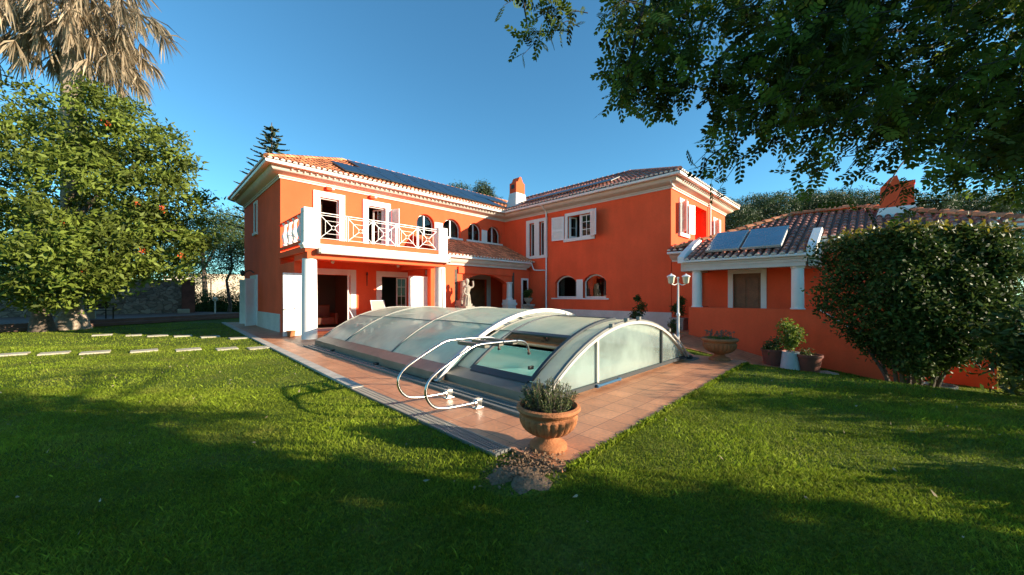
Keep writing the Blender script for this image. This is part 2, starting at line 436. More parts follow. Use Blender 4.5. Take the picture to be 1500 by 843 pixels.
# ------------------------------------------------------------------ camera, sky, sun
cam = bpy.data.cameras.new('camera'); co = bpy.data.objects.new('camera', cam); COL.objects.link(co)
co.location = (0, 0, CAMH); co.rotation_euler = (PI / 2, 0, -PI / 4)
cam.sensor_width = 36; cam.lens = 36 * FPX / 1500; cam.shift_y = (HZ - 421.5) / 1500
cam.clip_start = .05; cam.clip_end = 3000
SC.camera = co
SUN = Vector((1.75, -2.9, 1.0)).normalized()
elev = math.asin(SUN.z)
w = bpy.data.worlds.new('World'); SC.world = w; w.use_nodes = True
N = w.node_tree.nodes; L = w.node_tree.links
sky = N.new('ShaderNodeTexSky'); sky.sky_type = 'NISHITA'; sky.sun_disc = False
sky.sun_elevation = elev; sky.sun_rotation = math.atan2(SUN.x, SUN.y)
sky.altitude = 100; sky.air_density = 1.0; sky.dust_density = .1; sky.ozone_density = 4.0
tn = N.new('ShaderNodeMix'); tn.data_type = 'RGBA'; tn.blend_type = 'MULTIPLY'; tn.inputs[0].default_value = 1; tn.inputs[7].default_value = (.47, .78, .76, 1); L.new(sky.outputs[0], tn.inputs[6]); L.new(tn.outputs[2], N['Background'].inputs[0]); N['Background'].inputs[1].default_value = .115
sl = bpy.data.lights.new('sun', 'SUN'); sl.energy = 4.3; sl.angle = math.radians(.53); sl.color = (1, .84, .64)
so = bpy.data.objects.new('sun', sl); COL.objects.link(so); so.rotation_euler = SUN.to_track_quat('Z', 'Y').to_euler(); so.location = (20, -30, 30)
SC.view_settings.view_transform = 'Standard'; SC.view_settings.look = 'None'
SC.view_settings.exposure = 1.5; SC.view_settings.gamma = 1
SC.render.film_transparent = False
SC.cycles.max_bounces = 8; SC.cycles.transparent_max_bounces = 12; SC.cycles.caustics_reflective = False; SC.cycles.caustics_refractive = False
SC.cycles.sample_clamp_indirect = 6
# ------------------------------------------------------------------ ground, deck, pool
def sstep(a, b, x):
    t = min(1, max(0, (x - a) / (b - a))); return t * t * (3 - 2 * t)
def gz(x, y):
    """lawn and path fall away towards the lower garden on the right"""
    prof = [(-60, -1.4), (-6, -1.25), (-.3, -.98), (.8, -.82), (2.7, -.62), (4.0, -.28), (5.2, 0.0), (80, 0.0)]
    z = 0
    for (a, za), (b, zb) in zip(prof, prof[1:]):
        if a <= y <= b: z = za + (zb - za) * (y - a) / (b - a); break
    if y < -60: z = -1.4
    return z * sstep(8.9, 13.6, x)
PX0, PX1, PY0, PY1 = 4.35, 8.15, 3.95, 11.2       # pool basin
def inpoly(x, y, poly):
    c = False; n = len(poly)
    for i in range(n):
        x1, y1 = poly[i]; x2, y2 = poly[(i + 1) % n]
        if (y1 > y) != (y2 > y) and x < (x2 - x1) * (y - y1) / (y2 - y1) + x1: c = not c
    return c
DECK = [(2.54, 1.93), (9.72, 2.12), (9.80, 3.30), (11.9, 4.80), (14.82, 5.22), (16.9, 6.6), (16.9, 17.6), (3.9, 17.6), (3.9, 25.4), (3.15, 25.6), (2.80, 14.3), (2.54, 6.0)]
def ground():
    xs = sorted(set([-400, -200, -100, -60, -40, -30] + [round(-24 + i * 1.5, 3) for i in range(20)] + [round(6 + i * .5, 3) for i in range(24)] + [PX0, PX1] + [20, 25, 32, 45, 70, 120, 250, 500]))
    ys = sorted(set([-400, -200, -80, -40, -25] + [round(-16 + i * 1., 3) for i in range(14)] + [round(-2 + i * .5, 3) for i in range(18)] + [PY0, PY1] + [9, 14, 20, 26, 32, 40, 60, 100, 200, 500]))
    b = MB(); V = [(x, y, gz(x, y) - .03) for y in ys for x in xs]; F = []
    nx = len(xs)
    for j in range(len(ys) - 1):
        for i in range(nx - 1):
            cx = (xs[i] + xs[i+1]) / 2; cy = (ys[j] + ys[j+1]) / 2
            if PX0 < cx < PX1 and PY0 < cy < PY1: continue
            F.append((j*nx+i, j*nx+i+1, (j+1)*nx+i+1, (j+1)*nx+i))
    b.add(V, F); b.build('ground', M['ground'], kind='structure', label='green lawn and surrounding ground', smooth='all')
ground()
b = MB(); b.prism([(x, y, -.10) for x, y in DECK], (0, 0, .10), holes=[[(PX0, PY0, -.10), (PX1, PY0, -.10), (PX1, PY1, -.10), (PX0, PY1, -.10)]])
b.build('pavement', M['deck'], kind='structure', label='terracotta tiled pool terrace')
# path along the annex wall, following the slope
b = MB(); V = []; F = []
Y = [5.25, 4.6, 4.0, 3.3, 2.6, 2.1]
for y in Y:
    x0 = 11.9 if y > 4.5 else 11.9 + (4.5 - y) * .45
    for k in range(6):
        x = x0 + (14.86 - x0) * k / 5; V.append((x, y, gz(x, y) + .004))
for j in range(len(Y) - 1):
    for k in range(5): F.append((j*6+k, j*6+k+1, (j+1)*6+k+1, (j+1)*6+k))
b.add(V, F); b.build('path', M['deck'], kind='structure', label='red tiled path falling beside the annex wall')
PATH = [(11.9, 5.3), (11.9, 4.5), (13.0, 2.05), (14.9, 2.05), (14.9, 5.3)]
# kerb and drain
b = MB(); b.prism([(2.36, 6.0, -.1), (2.54, 6.0, -.1), (2.80, 14.3, -.1), (3.15, 25.6, -.1), (2.97, 25.6, -.1), (2.60, 14.3, -.1)], (0, 0, .112))
b.build('kerb', M['kerb'], kind='structure', label='pale concrete kerb of the pool terrace')
t = thing('drain_grate', 'slotted drain grate beside the pool terrace edge', 'drain', (2.44, 4.3, -.03))
b = MB(); b.box(2.33, 2.535, 2.55, 5.995, -.09, -.045); b.build('channel', M['dark'], t)
b = MB(); b.box(2.33, 2.35, 2.55, 5.995, -.045, .004); b.box(2.515, 2.537, 2.55, 5.995, -.045, .004)
y = 2.56
while y < 5.98:
    b.box(2.35, 2.515, y, y + .017, -.025, .002); y += .034
b.box(2.40, 2.41, 2.55, 5.99, -.02, .003); b.box(2.455, 2.465, 2.55, 5.99, -.02, .003)
b.build('grate', M['alu'], t)
# pool basin and water
b = MB(); e = .001
b.add([(PX0,PY0,-1.4),(PX1,PY0,-1.4),(PX1,PY1,-1.4),(PX0,PY1,-1.4),(PX0,PY0,-.02),(PX1,PY0,-.02),(PX1,PY1,-.02),(PX0,PY1,-.02)],
      [(0,1,2,3),(0,4,5,1),(1,5,6,2),(2,6,7,3),(3,7,4,0)])
b.build('pool_floor', M['pooltile'], kind='structure', label='turquoise tiled pool basin', recalc=False)
b = MB(); b.prism([(PX0-.22, PY0-.22, -.0), (PX1+.22, PY0-.22, 0), (PX1+.22, PY1+.22, 0), (PX0-.22, PY1+.22, 0)], (0, 0, .03), holes=[[(PX0+.02, PY0+.02, 0), (PX1-.02, PY0+.02, 0), (PX1-.02, PY1-.02, 0), (PX0+.02, PY1-.02, 0)]])
b.build('kerb', M['kerb'], kind='structure', label='pale coping round the pool')
b = MB(); b.add([(PX0,PY0,-.14),(PX1,PY0,-.14),(PX1,PY1,-.14),(PX0,PY1,-.14)], [(0,1,2,3)])
b.build('water', M['water'], kind='structure', label='clear turquoise pool water', recalc=False)

# ------------------------------------------------------------------ pool cover
cov = thing('pool_cover', 'arched telescopic polycarbonate cover over the swimming pool', 'pool cover', (6.25, 7.5, 0))
CX = 6.27
def arc_pts(hw, h, n=22, t0=-1, t1=1):
    """profile points from left foot to right foot; foot is a short upright kick panel of height k"""
    R = (hw * hw + h * h) / (2 * h); A = math.asin(hw / R); out = []
    for i in range(n + 1):
        a = A * (t0 + (t1 - t0) * i / n)
        out.append((R * math.sin(a), h - R + R * math.cos(a)))
    return out
def arc_at(hw, h, t):
    R = (hw * hw + h * h) / (2 * h); A = math.asin(hw / R) * t
    return Vector((R * math.sin(A), 0, h - R + R * math.cos(A)))
def band(b, hw, h, y0, y1, th, t0=-1, t1=1, n=22, zb=.05, skew=0):
    p = arc_pts(hw, h, n, t0, t1); q = arc_pts(hw - th, h - th, n, t0, t1)
    loop = [(CX + x, y0, z + zb) for x, z in p] + [(CX + x, y0, z + zb) for x, z in q[::-1]]
    vs = loop + [(x, y1, z) for x, _, z in loop]; m = len(loop); k = n + 1
    fs = []
    for i in range(m):
        j = (i + 1) % m; fs.append((i, j, m + j, m + i))
    for i in range(n):
        fs.append((i, i + 1, m - 2 - i, m - 1 - i)); fs.append((m + i, m + m - 1 - i, m + m - 2 - i, m + i + 1))
    b.add(vs, fs)
secs = [(10.12, 11.9, 2.70, 1.06), (7.45, 10.12, 2.74, 1.10), (5.32, 7.45, 2.78, 1.14), (3.15, 5.32, 2.62, 1.00)]
for i, (y0, y1, hw, h) in enumerate(secs):
    near = i == 3
    kick = .115
    # glazed vault
    tl = -1 + kick; tr = 1 - kick
    sec = None
    b = MB()
    if not near:
        band(b, hw - .012, h - .012, y0 + .03, y1 - .03, .012, tl, tr)
        sec = b.build('vault_panel', M['poly'], cov, smooth=True)
    else:
        HY0, HY1, HT0, HT1 = 3.56, 4.86, -.85, -.49        # open hatch
        band(b, hw - .012, h - .012, HY1 + .05, y1 - .03, .012, tl, tr)
        band(b, hw - .012, h - .012, y0 + .03, HY0 - .05, .012, tl, tr)
        band(b, hw - .012, h - .012, HY0 - .05, HY1 + .05, .012, HT1 + .03, tr)
        sec = b.build('vault_panel', M['poly'], cov, smooth=True)
        b = MB(); band(b, hw + .018, h + .018, HY0, HY1, .01, HT1 + .02, -.02, 10)
        b.build('hatch_panel', M['poly'], cov, smooth=True)
        b = MB()
        band(b, hw + .03, h + .03, HY0 - .06, HY0, .045, HT0 - .03, .0, 14)
        band(b, hw + .03, h + .03, HY1, HY1 + .05, .045, HT0 - .03, .0, 14)
        band(b, hw + .028, h + .028, HY0, HY1, .04, HT0 - .045, HT0 + .0, 3)
        band(b, hw + .028, h + .028, HY0, HY1, .04, HT1 - .01, HT1 + .02, 3)
        band(b, hw + .028, h + .028, HY0, HY1, .04, -.03, .0, 3)
        b.build('hatch_frame', M['alu_blue'], cov, smooth=True)
        b = MB(); p = arc_at(hw, h, HT0 + .03); b.box(CX + p.x, CX + p.x + .09, HY0 + .12, HY0 + .16, p.z + .07, p.z + .12)
        b.build('hatch_handle', M['dark'], cov)
    # side kick panels
    for sgn in (-1, 1):
        a = arc_at(hw, h, sgn * 1); c = arc_at(hw, h, sgn * tr * 1.0)
        b = MB()
        lo = Vector((CX + a.x, y0, .035)); hi = Vector((CX + c.x, y0, c.z + .05)); n = .018 * -sgn
        mid = Vector((CX + a.x - sgn * .01, y0, (c.z + .05) * .62))
        loop = [lo, mid, hi, hi + Vector((n, 0, -.01)), mid + Vector((n, 0, 0)), lo + Vector((n, 0, 0))]
        b.prism([(p.x, y0 + .01, p.z) for p in loop], (0, y1 - y0 - .02, 0))
        b.build('kick_panel', M['kick'], cov)
    # ribs
    for yy, wd, mt in ((y0, .05, 'alu'), (y1 - .04, .04, 'alu')):
        b = MB(); band(b, hw + .012, h + .012, yy, yy + wd, .04)
        b.build('rib', M['alu_light'] if (i == 2 and yy == y0) else M['alu'], cov, smooth=True)
    for tt in (-.47, .47):
        b = MB(); p = arc_at(hw - .02, h - .02, tt); b.box(CX + p.x - .012, CX + p.x + .012, y0 + .05 if not near else HY1 + .05, y1 - .04, p.z + .045, p.z + .068)
        b.build('purlin', M['alu'], cov)
    if i == 2:   # pale lip where the nested end section begins
        b = MB(); band(b, hw + .02, h + .02, y0 - .05, y0 - .001, .08)
        b.build('end_lip', M['alu_light'], cov, smooth=True)
    for sgn in (-1, 1):
        b = MB(); x = CX + sgn * (hw + .03)
        b.box(x - .05, x + .05, y0 + .1, y0 + .22, .012, .06); b.build('wheel_block', M['dark'], cov)
# near end wall
hw, h = 2.62, 1.00; y = 3.19
b = MB(); p = arc_pts(hw - .05, h - .05, 24, -.97, .97)
b.prism([(CX + p[0][0], y, .10)] + [(CX + x, y, max(.10, z + .05)) for x, z in p] + [(CX + p[-1][0], y, .10)], (0, .008, 0))
b.build('gable_panel', M['poly_clear'], cov)
b = MB(); band(b, hw - .02, h - .02, 3.13, 3.20, .05, -.98, .98); b.build('gable_rim', M['alu_light'], cov, smooth=True)
b = MB(); b.box(CX - 2.55, CX + 2.55, 3.14, 3.20, .05, .115); b.build('gable_sill', M['alu_blue'], cov)
for x in (5.09, 7.53):
    tt = (x - CX) / hw; z = [q for q in p if q[0] > x - CX][0][1]
    b = MB(); b.box(x - .025, x + .025, 3.15, 3.20, .1, z + .06); b.build('gable_post', M['alu_blue'] if x > 6 else M['alu_light'], cov)
b = MB(); b.tube([(5.0, 3.11, .075), (5.72, 3.11, .075)], .022, 10); b.box(4.99, 5.05, 3.10, 3.15, .05, .10); b.box(5.68, 5.74, 3.10, 3.15, .05, .10)
b.build('pull_handle', M['blue_pipe'], cov)
for tt in (-.28, -.10, .06, .55, .72):
    b = MB(); q = arc_at(hw, h, tt); b.box(CX + q.x - .03, CX + q.x + .03, 3.10, 3.17, q.z + .05, q.z + .11); b.build('clamp', M['alu'], cov)
b = MB(); b.tube([(8.93, 3.12, .05), (9.03, 3.12, .05)], .06, 10)
b.build('corner_roller', M['dark'], cov)
b = MB(); b.tube([(CX + arc_at(hw, h, t_).x, 3.10, arc_at(hw, h, t_).z + .06) for t_ in (.62, .7, .8, .9, .98)], .022, 8); b.build('edge_strip', M['alu_light'], cov, smooth=True)
# rails on the deck
for sgn in (-1, 1):
    t = thing('cover_rail', 'flat grey floor rail on the %s side of the pool cover' % ('lawn' if sgn < 0 else 'annex'), 'rail', (CX + sgn * 2.86, 7.5, 0))
    b = MB(); x = CX + sgn * 2.86
    b.box(x - (.28 if sgn > 0 else .13), x + (.28 if sgn < 0 else .13), 3.0, 11.95, .001, .016); b.box(x - .13, x - .11, 3.0, 11.95, .016, .034); b.box(x + .11, x + .13, 3.0, 11.95, .016, .034)
    b.box(x - .01, x + .01, 3.0, 11.95, .016, .034)
    b.build('track', M['alu'], t)

# ------------------------------------------------------------------ swing-up pool ladder
lad = thing('pool_ladder', 'stainless pool ladder swung up over the terrace with dark treads', 'ladder', (3.0, 4.1, 0))
def smooth_path(pts, n=6):
    P = [Vector(p) for p in pts]; P = [P[0]*2 - P[1]] + P + [P[-1]*2 - P[-2]]; out = []
    for i in range(1, len(P) - 2):
        for k in range(n):
            t = k / n; a, b_, c, d = P[i-1], P[i], P[i+1], P[i+2]
            out.append(.5 * ((2*b_) + (c-a)*t + (2*a-5*b_+4*c-d)*t*t + (3*b_-a-3*c+d)*t**3))
    out.append(P[-2]); return out
prof = [(3.10, .075), (2.86, .085), (2.62, .105), (2.47, .15), (2.375, .25), (2.345, .36), (2.385, .47), (2.50, .56), (2.72, .67), (2.95, .775), (3.05, .815), (3.15, .836), (3.30, .84), (3.60, .835), (3.90, .825), (4.02, .805), (4.10, .76), (4.14, .69), (4.16, .61)]
for yy in (3.79, 4.46):
    b = MB(); b.tube(smooth_path([(x, yy, z) for x, z in prof], 4), .0185, 12); r = b.build('rail', M['steel'], lad, smooth=True)
    b = MB(); b.tube([(4.157, yy, .63), (4.162, yy, .595)], .027, 12); b.build('end_cap', M['dark'], r)
    b = MB(); b.tube([(3.07, yy, .075), (3.11, yy, .075)], .036, 14)
    b.box(3.10, 3.19, yy - .04, yy + .04, .028, .12); b.box(3.075, 3.21, yy - .05, yy + .05, .0005, .012); b.box(3.11, 3.18, yy - .022, yy + .022, .012, .03)
    b.build('hinge_bracket', M['steel'], lad, bevel=.005)
for x in (3.33, 3.60, 3.88):
    b = MB(); b.box(x - .045, x + .045, 3.815, 4.435, .775, .82)
    for k in range(4): b.box(x - .035 + k*.02, x - .027 + k*.02, 3.82, 4.43, .768, .776)
    tr = b.build('tread', M['kick'], lad, bevel=.006)
    for y_ in (3.762, 4.475): b = MB(); b.tube([(x, y_, .837), (x, y_ + .013, .837)], .008, 6); b.build('bolt', M['dark'], tr)

# ------------------------------------------------------------------ house
H = thing('house', 'two storey orange red villa with white trim and balcony', 'house', (12, 17, 0))
class FR:
    def __init__(s, ax, c): s.ax = ax; s.c = c
    def p(s, u, o, z): return (u, s.c - o, z) if s.ax == 'Y' else (s.c - o, u, z)
    def vec(s, o): return (0, -o, 0) if s.ax == 'Y' else (-o, 0, 0)
    def box(s, b, u0, u1, o0, o1, z0, z1):
        a = s.p(u0, o0, z0); c = s.p(u1, o1, z1); b.box(a[0], c[0], a[1], c[1], a[2], c[2]); return b
def rect(u0, u1, z0, z1): return [(u0, z0), (u1, z0), (u1, z1), (u0, z1)]
def arch(u0, u1, z0, zs, zt, n=12):
    """flat bottom, curved head springing at zs with crown zt"""
    h = zt - zs; w_ = (u1 - u0) / 2; R = (w_*w_ + h*h) / (2*h); A = math.asin(min(1, w_ / R)) if h < w_ else PI/2
    if h >= w_: R = w_; 
    out = [(u0, z0), (u1, z0)]
    for i in range(n + 1):
        a = A - 2 * A * i / n
        out.append(((u0+u1)/2 + w_ * math.sin(a) / math.sin(A), zs + h * (math.cos(a) - math.cos(A)) / (1 - math.cos(A))))
    return out
def L3(fr, loop, o): return [fr.p(u, o, z) for u, z in loop]
def wall(fr, u0, u1, z0, z1, holes, parent, th=.3, name='wall', m='stucco', poly=None):
    b = MB(); b.prism(L3(fr, poly or rect(u0, u1, z0, z1), 0), fr.vec(-th), holes=[L3(fr, h_, 0) for h_ in holes])
    return b.build(name, M[m], parent)
def surround(fr, u0, u1, z0, z1, w_, parent, o=.05, bottom=False, name='surround', m='white', wt=None):
    wt = wt or w_
    b = MB()
    fr.box(b, u0 - w_, u0, -.02, o, z0 - (w_ if bottom else 0), z1 + wt); fr.box(b, u1, u1 + w_, -.02, o, z0 - (w_ if bottom else 0), z1 + wt)
    fr.box(b, u0 + .001, u1 - .001, -.02, o - .003, z1, z1 + wt - .001)
    if bottom: fr.box(b, u0 - w_ - .06, u1 + w_ + .06, -.02, o + .05, z0 - w_ - .002, z0 - .002)
    return b.build(name, M[m], parent, bevel=.006)
def sash(fr, u0, u1, z0, z1, parent, o=-.14, w_=.055, grid=(1, 1), pane=True, m='whitewood', name='window'):
    b = MB()
    fr.box(b, u0, u0 + w_, o, o + .05, z0, z1); fr.box(b, u1 - w_, u1, o, o + .05, z0, z1)
    fr.box(b, u0 + w_, u1 - w_, o, o + .05, z0, z0 + w_); fr.box(b, u0 + w_, u1 - w_, o, o + .05, z1 - w_, z1)
    for i in range(1, grid[0]):
        u = u0 + (u1 - u0) * i / grid[0]; fr.box(b, u - .014, u + .014, o + .008, o + .045, z0 + w_, z1 - w_)
    for i in range(1, grid[1]):
        z = z0 + (z1 - z0) * i / grid[1]; fr.box(b, u0 + w_, u1 - w_, o + .010, o + .042, z - .014, z + .014)
    f = b.build(name, M[m], parent)
    if pane:
        b = MB(); fr.box(b, u0 + w_ * .6, u1 - w_ * .6, o + .018, o + .026, z0 + w_ * .6, z1 - w_ * .6); b.build('pane', M['glass'], f)
    return f
def arch_window(fr, u0, u1, z0, zs, zt, parent, o=-.25, w_=.05, mull=True):
    la = arch(u0, u1, z0, zs, zt); lb = arch(u0 + w_, u1 - w_, z0 + w_, zs, zt - w_)
    b = MB(); b.ring(L3(fr, la, o), L3(fr, lb, o), fr.vec(.05))
    if mull: fr.box(b, (u0+u1)/2 - .04, (u0+u1)/2 + .04, o, o + .055, z0 + w_, zt - w_)
    f = b.build('window', M['whitewood'], parent)
    b = MB(); b.prism(L3(fr, lb, o + .02), fr.vec(.008)); b.build('pane', M['glass'], f)
    return f
def leaf_shutter(c0, c1, z0, z1, parent, name='shutter', th=.035, louvre=True, m='whitewood', handle=False, split=.42):
    """shutter leaf standing between plan points c0 and c1"""
    a = Vector((c0[0], c0[1], 0)); e = Vector((c1[0], c1[1], 0)); d = (e - a); w_ = d.length; d.normalize(); n = Vector((d.y, -d.x, 0)); up = Vector((0, 0, 1))
    b = MB()
    def bb(s0, s1, t, za, zb): 
        c = a + d * (s0 + s1) / 2 + up * (za + zb) / 2; b.obox(c, d, n, up, (s1 - s0) / 2, t / 2, (zb - za) / 2)
    st = min(.09, w_ * .16)
    bb(0, st, th, z0, z1); bb(w_ - st, w_, th, z0, z1)
    bb(st, w_ - st, th * .96, z0, z0 + .12); bb(st, w_ - st, th * .96, z1 - .10, z1)
    zm = z0 + (z1 - z0) * split; bb(st, w_ - st, th * .96, zm - .05, zm + .05)
    if louvre:
        z = z0 + .14
        while z < z1 - .11:
            if abs(z - zm) > .06:
                c = a + d * w_ / 2 + up * z
                ax = (n + up * -.7).normalized(); b.obox(c, d, ax, d.cross(ax), (w_ - 2 * st) / 2, .018, .004)
            z += .042
    bb(st, w_ - st, .006, z0 + .1, z1 - .1)
    s = b.build(name, M[m], parent)
    if handle:
        b = MB(); c = a + d * (w_ * .06) + up * (z0 + (z1 - z0) * .42) + n * .03; b.obox(c, d, n, up, .07, .012, .012)
        c = a + d * (w_ * .6) + up * (z0 + (z1 - z0) * .44) + n * .03; b.obox(c, d, n, up, .02, .012, .02); b.build('latch', M['dark'], s)
    return s

FL = FR('Y', 17.2); SL = FR('X', 3.88); RL = FR('X', 16.54); RF = FR('Y', 6.53)
WT = 6.36
# ---- left wing front wall
up1 = (5.36, 6.16, 3.52, 5.78); up2 = (7.50, 8.36, 3.52, 5.78)
gf1 = (4.86, 6.66, .02, 2.42); gf2 = (8.16, 9.62, .02, 2.42)
AR = [(10.10, 11.20), (11.74, 12.98), (13.52, 14.56), (15.02, 16.16)]
ahs = [(a, c, 4.80 if i > 0 else 4.45, 5.36, 5.86) for i, (a, c) in enumerate(AR)]
pd = (13.43, 14.98, .02, 2.47); pw = (15.55, 15.9, .9, 2.3)
wall(FL, 3.88, 16.60, -.1, WT, [rect(*up1), rect(*up2), rect(*gf1), rect(*gf2), rect(*pd)] + [arch(*a) for a in ahs], H)
for i in (0, 2):   # white pillar between the paired arches
    b = MB(); u0 = AR[i][1] + .005; u1 = AR[i+1][0] - .005
    FL.box(b, u0, u1, -.25, .012, ahs[i][2], 5.52); b.build('window_pillar', M['white'], H)
for i, a in enumerate(ahs):
    arch_window(FL, a[0] + .01, a[1] - .01, a[2] + .01, a[3], a[4] - .01, H)
b = MB(); FL.box(b, 13.4, 16.3, -.2, .06, 4.70, 4.80); FL.box(b, 11.6, 13.1, -.2, .06, 4.70, 4.80); b.build('window_sill', M['white'], H)
for q in (up1, up2): surround(FL, *q, .26, H, .06)
for q in (gf1, gf2): surround(FL, *q, .26, H, .06)
surround(FL, *pd, .3, H, .05)
# upper doors: frames, half-open casements
b = MB(); FL.box(b, 5.36, 5.41, -.15, -.05, 3.52, 5.78); FL.box(b, 6.11, 6.16, -.15, -.05, 3.52, 5.78); FL.box(b, 5.41, 6.11, -.15, -.05, 5.73, 5.78); b.build('door_frame', M['whitewood'], H)
b = MB(); FL.box(b, 7.50, 7.55, -.15, -.05, 3.52, 5.78); FL.box(b, 8.31, 8.36, -.15, -.05, 3.52, 5.78); FL.box(b, 7.55, 8.31, -.15, -.05, 5.73, 5.78); b.build('door_frame', M['whitewood'], H)
def casement(c0, c1, z0, z1, parent, rows=4, cols=2, name='door_casement'):
    a = Vector((c0[0], c0[1], 0)); e = Vector((c1[0], c1[1], 0)); d = e - a; w_ = d.length; d.normalize(); n = Vector((d.y, -d.x, 0)); up = Vector((0, 0, 1))
    b = MB()
    def bb(s0, s1, t, za, zb, B=b): B.obox(a + d*(s0+s1)/2 + up*(za+zb)/2, d, n, up, (s1-s0)/2, t/2, (zb-za)/2)
    f = .065
    bb(0, f, .045, z0, z1); bb(w_ - f, w_, .045, z0, z1); bb(f, w_ - f, .044, z0, z0 + .12); bb(f, w_ - f, .044, z1 - f, z1)
    for i in range(1, cols): bb(w_*i/cols - .012, w_*i/cols + .012, .03, z0 + .12, z1 - f)
    for i in range(1, rows):
        z = z0 + (z1 - z0) * i / rows; bb(f, w_ - f, .028, z - .012, z + .012)
    s = b.build(name, M['whitewood'], parent); b2 = MB(); bb(f*.7, w_ - f*.7, .008, z0 + .08, z1 - f*.7, b2); b2.build('pane', M['glass'], s)
    return s
casement((8.30, 17.32), (7.98, 17.72), 3.55, 5.73, H)
leaf_shutter((8.66, 17.10), (8.80, 16.62), 3.55, 5.76, H)
leaf_shutter((8.36, 17.14), (8.62, 17.08), 3.55, 5.76, H)
casement((6.58, 17.10), (6.34, 16.60), .05, 2.40, H, rows=5, cols=2)
casement((9.58, 17.32), (9.15, 17.6), .05, 2.40, H, rows=5, cols=2)
# folded ground floor shutters
leaf_shutter((3.50, 15.16), (4.12, 15.16), .02, 2.32, H, handle=True)
leaf_shutter((4.14, 15.18), (4.50, 15.40), .02, 2.32, H)
b = MB(); b.box(3.885, 4.15, 15.25, 17.195, -.05, 2.76); b.build('porch_side_wall', M['stucco'], H)
leaf_shutter((8.60, 15.35), (9.27, 15.35), .02, 2.40, H)
leaf_shutter((9.32, 15.36), (9.98, 15.20), .02, 2.40, H)
b = MB(); b.box(9.55, 10.35, 15.6, 17.195, -.05, 3.0); b.build('porch_side_wall', M['stucco'], H)
def curtain(fr, u0, u1, z0, z1, o=-.5):
    V = []; n = 24
    for i in range(n + 1):
        u = u0 + (u1 - u0) * i / n
        for z in (z0, z1): V.append(fr.p(u, o + .03 * math.sin(i * 1.9), z))
    b = MB(); b.add(V, [(2*i, 2*i+2, 2*i+3, 2*i+1) for i in range(n)]); b.build('curtain', M['curtain'], H, recalc=False)
curtain(FL, 10.12, 10.5, 4.46, 5.8); curtain(FL, 12.6, 12.95, 4.82, 5.8); curtain(FL, 13.5, 13.85, 4.82, 5.8); curtain(FL, 15.75, 16.1, 4.82, 5.8); curtain(FL, 5.38, 5.6, 3.3, 5.76)
# side wall of left wing
sd = (21.62, 22.85, .02, 2.33); sw = (21.55, 22.05, 4.60, 6.02)
wall(SL, 17.5, 24.75, -.1, WT, [rect(*sd), rect(*sw)], H)
surround(SL, *sd, .18, H, .05); surround(SL, *sw, .13, H, .05, bottom=True)
sash(SL, sw[0], sw[1], sw[2], sw[3], H, w_=.05, grid=(1, 2))
sash(SL, sd[0], sd[1], sd[2], sd[3], H, w_=.09, grid=(2, 1), name='glazed_door')
leaf_shutter((3.83, 22.9), (3.45, 23.35), .04, 2.31, H); leaf_shutter((3.83, 21.58), (3.35, 21.3), .04, 2.31, H, handle=True)
# right wing, face towards the pool
nw = [(13.86, 14.24, 3.86, 5.86), (14.62, 15.02, 3.86, 5.86)]
uw = (10.68, 12.16, 4.63, 5.85)
lw = [(9.78, 11.18, 1.36, 2.22, 2.62), (11.60, 13.06, 1.36, 2.22, 2.62)]
wall(RL, 6.83, 17.45, -.1, WT, [rect(*q) for q in nw] + [rect(*uw)] + [arch(*q) for q in lw], H)
b = MB(); RL.box(b, 13.62, 13.86, -.02, .045, 3.70, 6.05); RL.box(b, 14.24, 14.62, -.02, .045, 3.70, 6.05); RL.box(b, 15.02, 15.28, -.02, .045, 3.70, 6.05)
RL.box(b, 13.861, 14.239, -.02, .042, 5.86, 6.049); RL.box(b, 14.621, 15.019, -.02, .042, 5.86, 6.049); RL.box(b, 13.861, 14.239, -.02, .042, 3.701, 3.86); RL.box(b, 14.621, 15.019, -.02, .042, 3.701, 3.86)
b.build('surround', M['white'], H, bevel=.005)
for q in nw: sash(RL, *q, H, w_=.06, o=-.2)
surround(RL, *uw, .18, H, .06, bottom=True)
sash(RL, 10.70, 11.34, 4.65, 5.83, H, w_=.06, grid=(2, 3))
b = MB(); RL.box(b, 11.36, 11.44, -.14, -.08, 4.63, 5.85); RL.box(b, 12.08, 12.16, -.14, -.08, 4.63, 5.85); b.build('window_frame', M['whitewood'], H)
casement((16.64, 12.10), (17.0, 11.9), 4.66, 5.82, H, rows=2, cols=1, name='casement')
leaf_shutter((16.47, 12.38), (16.36, 13.16), 4.58, 5.90, H, louvre=True, m='whitewood')
leaf_shutter((16.40, 10.62), (16.02, 10.06), 4.58, 5.90, H)
for q in lw: arch_window(RL, q[0] + .01, q[1] - .01, q[2] + .01, q[3], q[4] - .01, H, mull=False, w_=.075)
b = MB(); RL.box(b, 11.185, 11.595, -.25, .012, 1.36, 2.36); b.build('window_pillar', M['white'], H)
b = MB(); RL.box(b, 9.62, 13.3, -.1, .05, 1.29, 1.355); b.build('window_sill', M['white'], H)
for q in nw: curtain(RL, q[0] + .02, q[1] - .12, q[2], q[3])
for q in lw: curtain(RL, q[0] + .02, q[0] + .42, q[2], q[4]); curtain(RL, q[1] - .3, q[1] - .02, q[2], q[4])
curtain(RL, 11.9, 12.15, 4.64, 5.84)
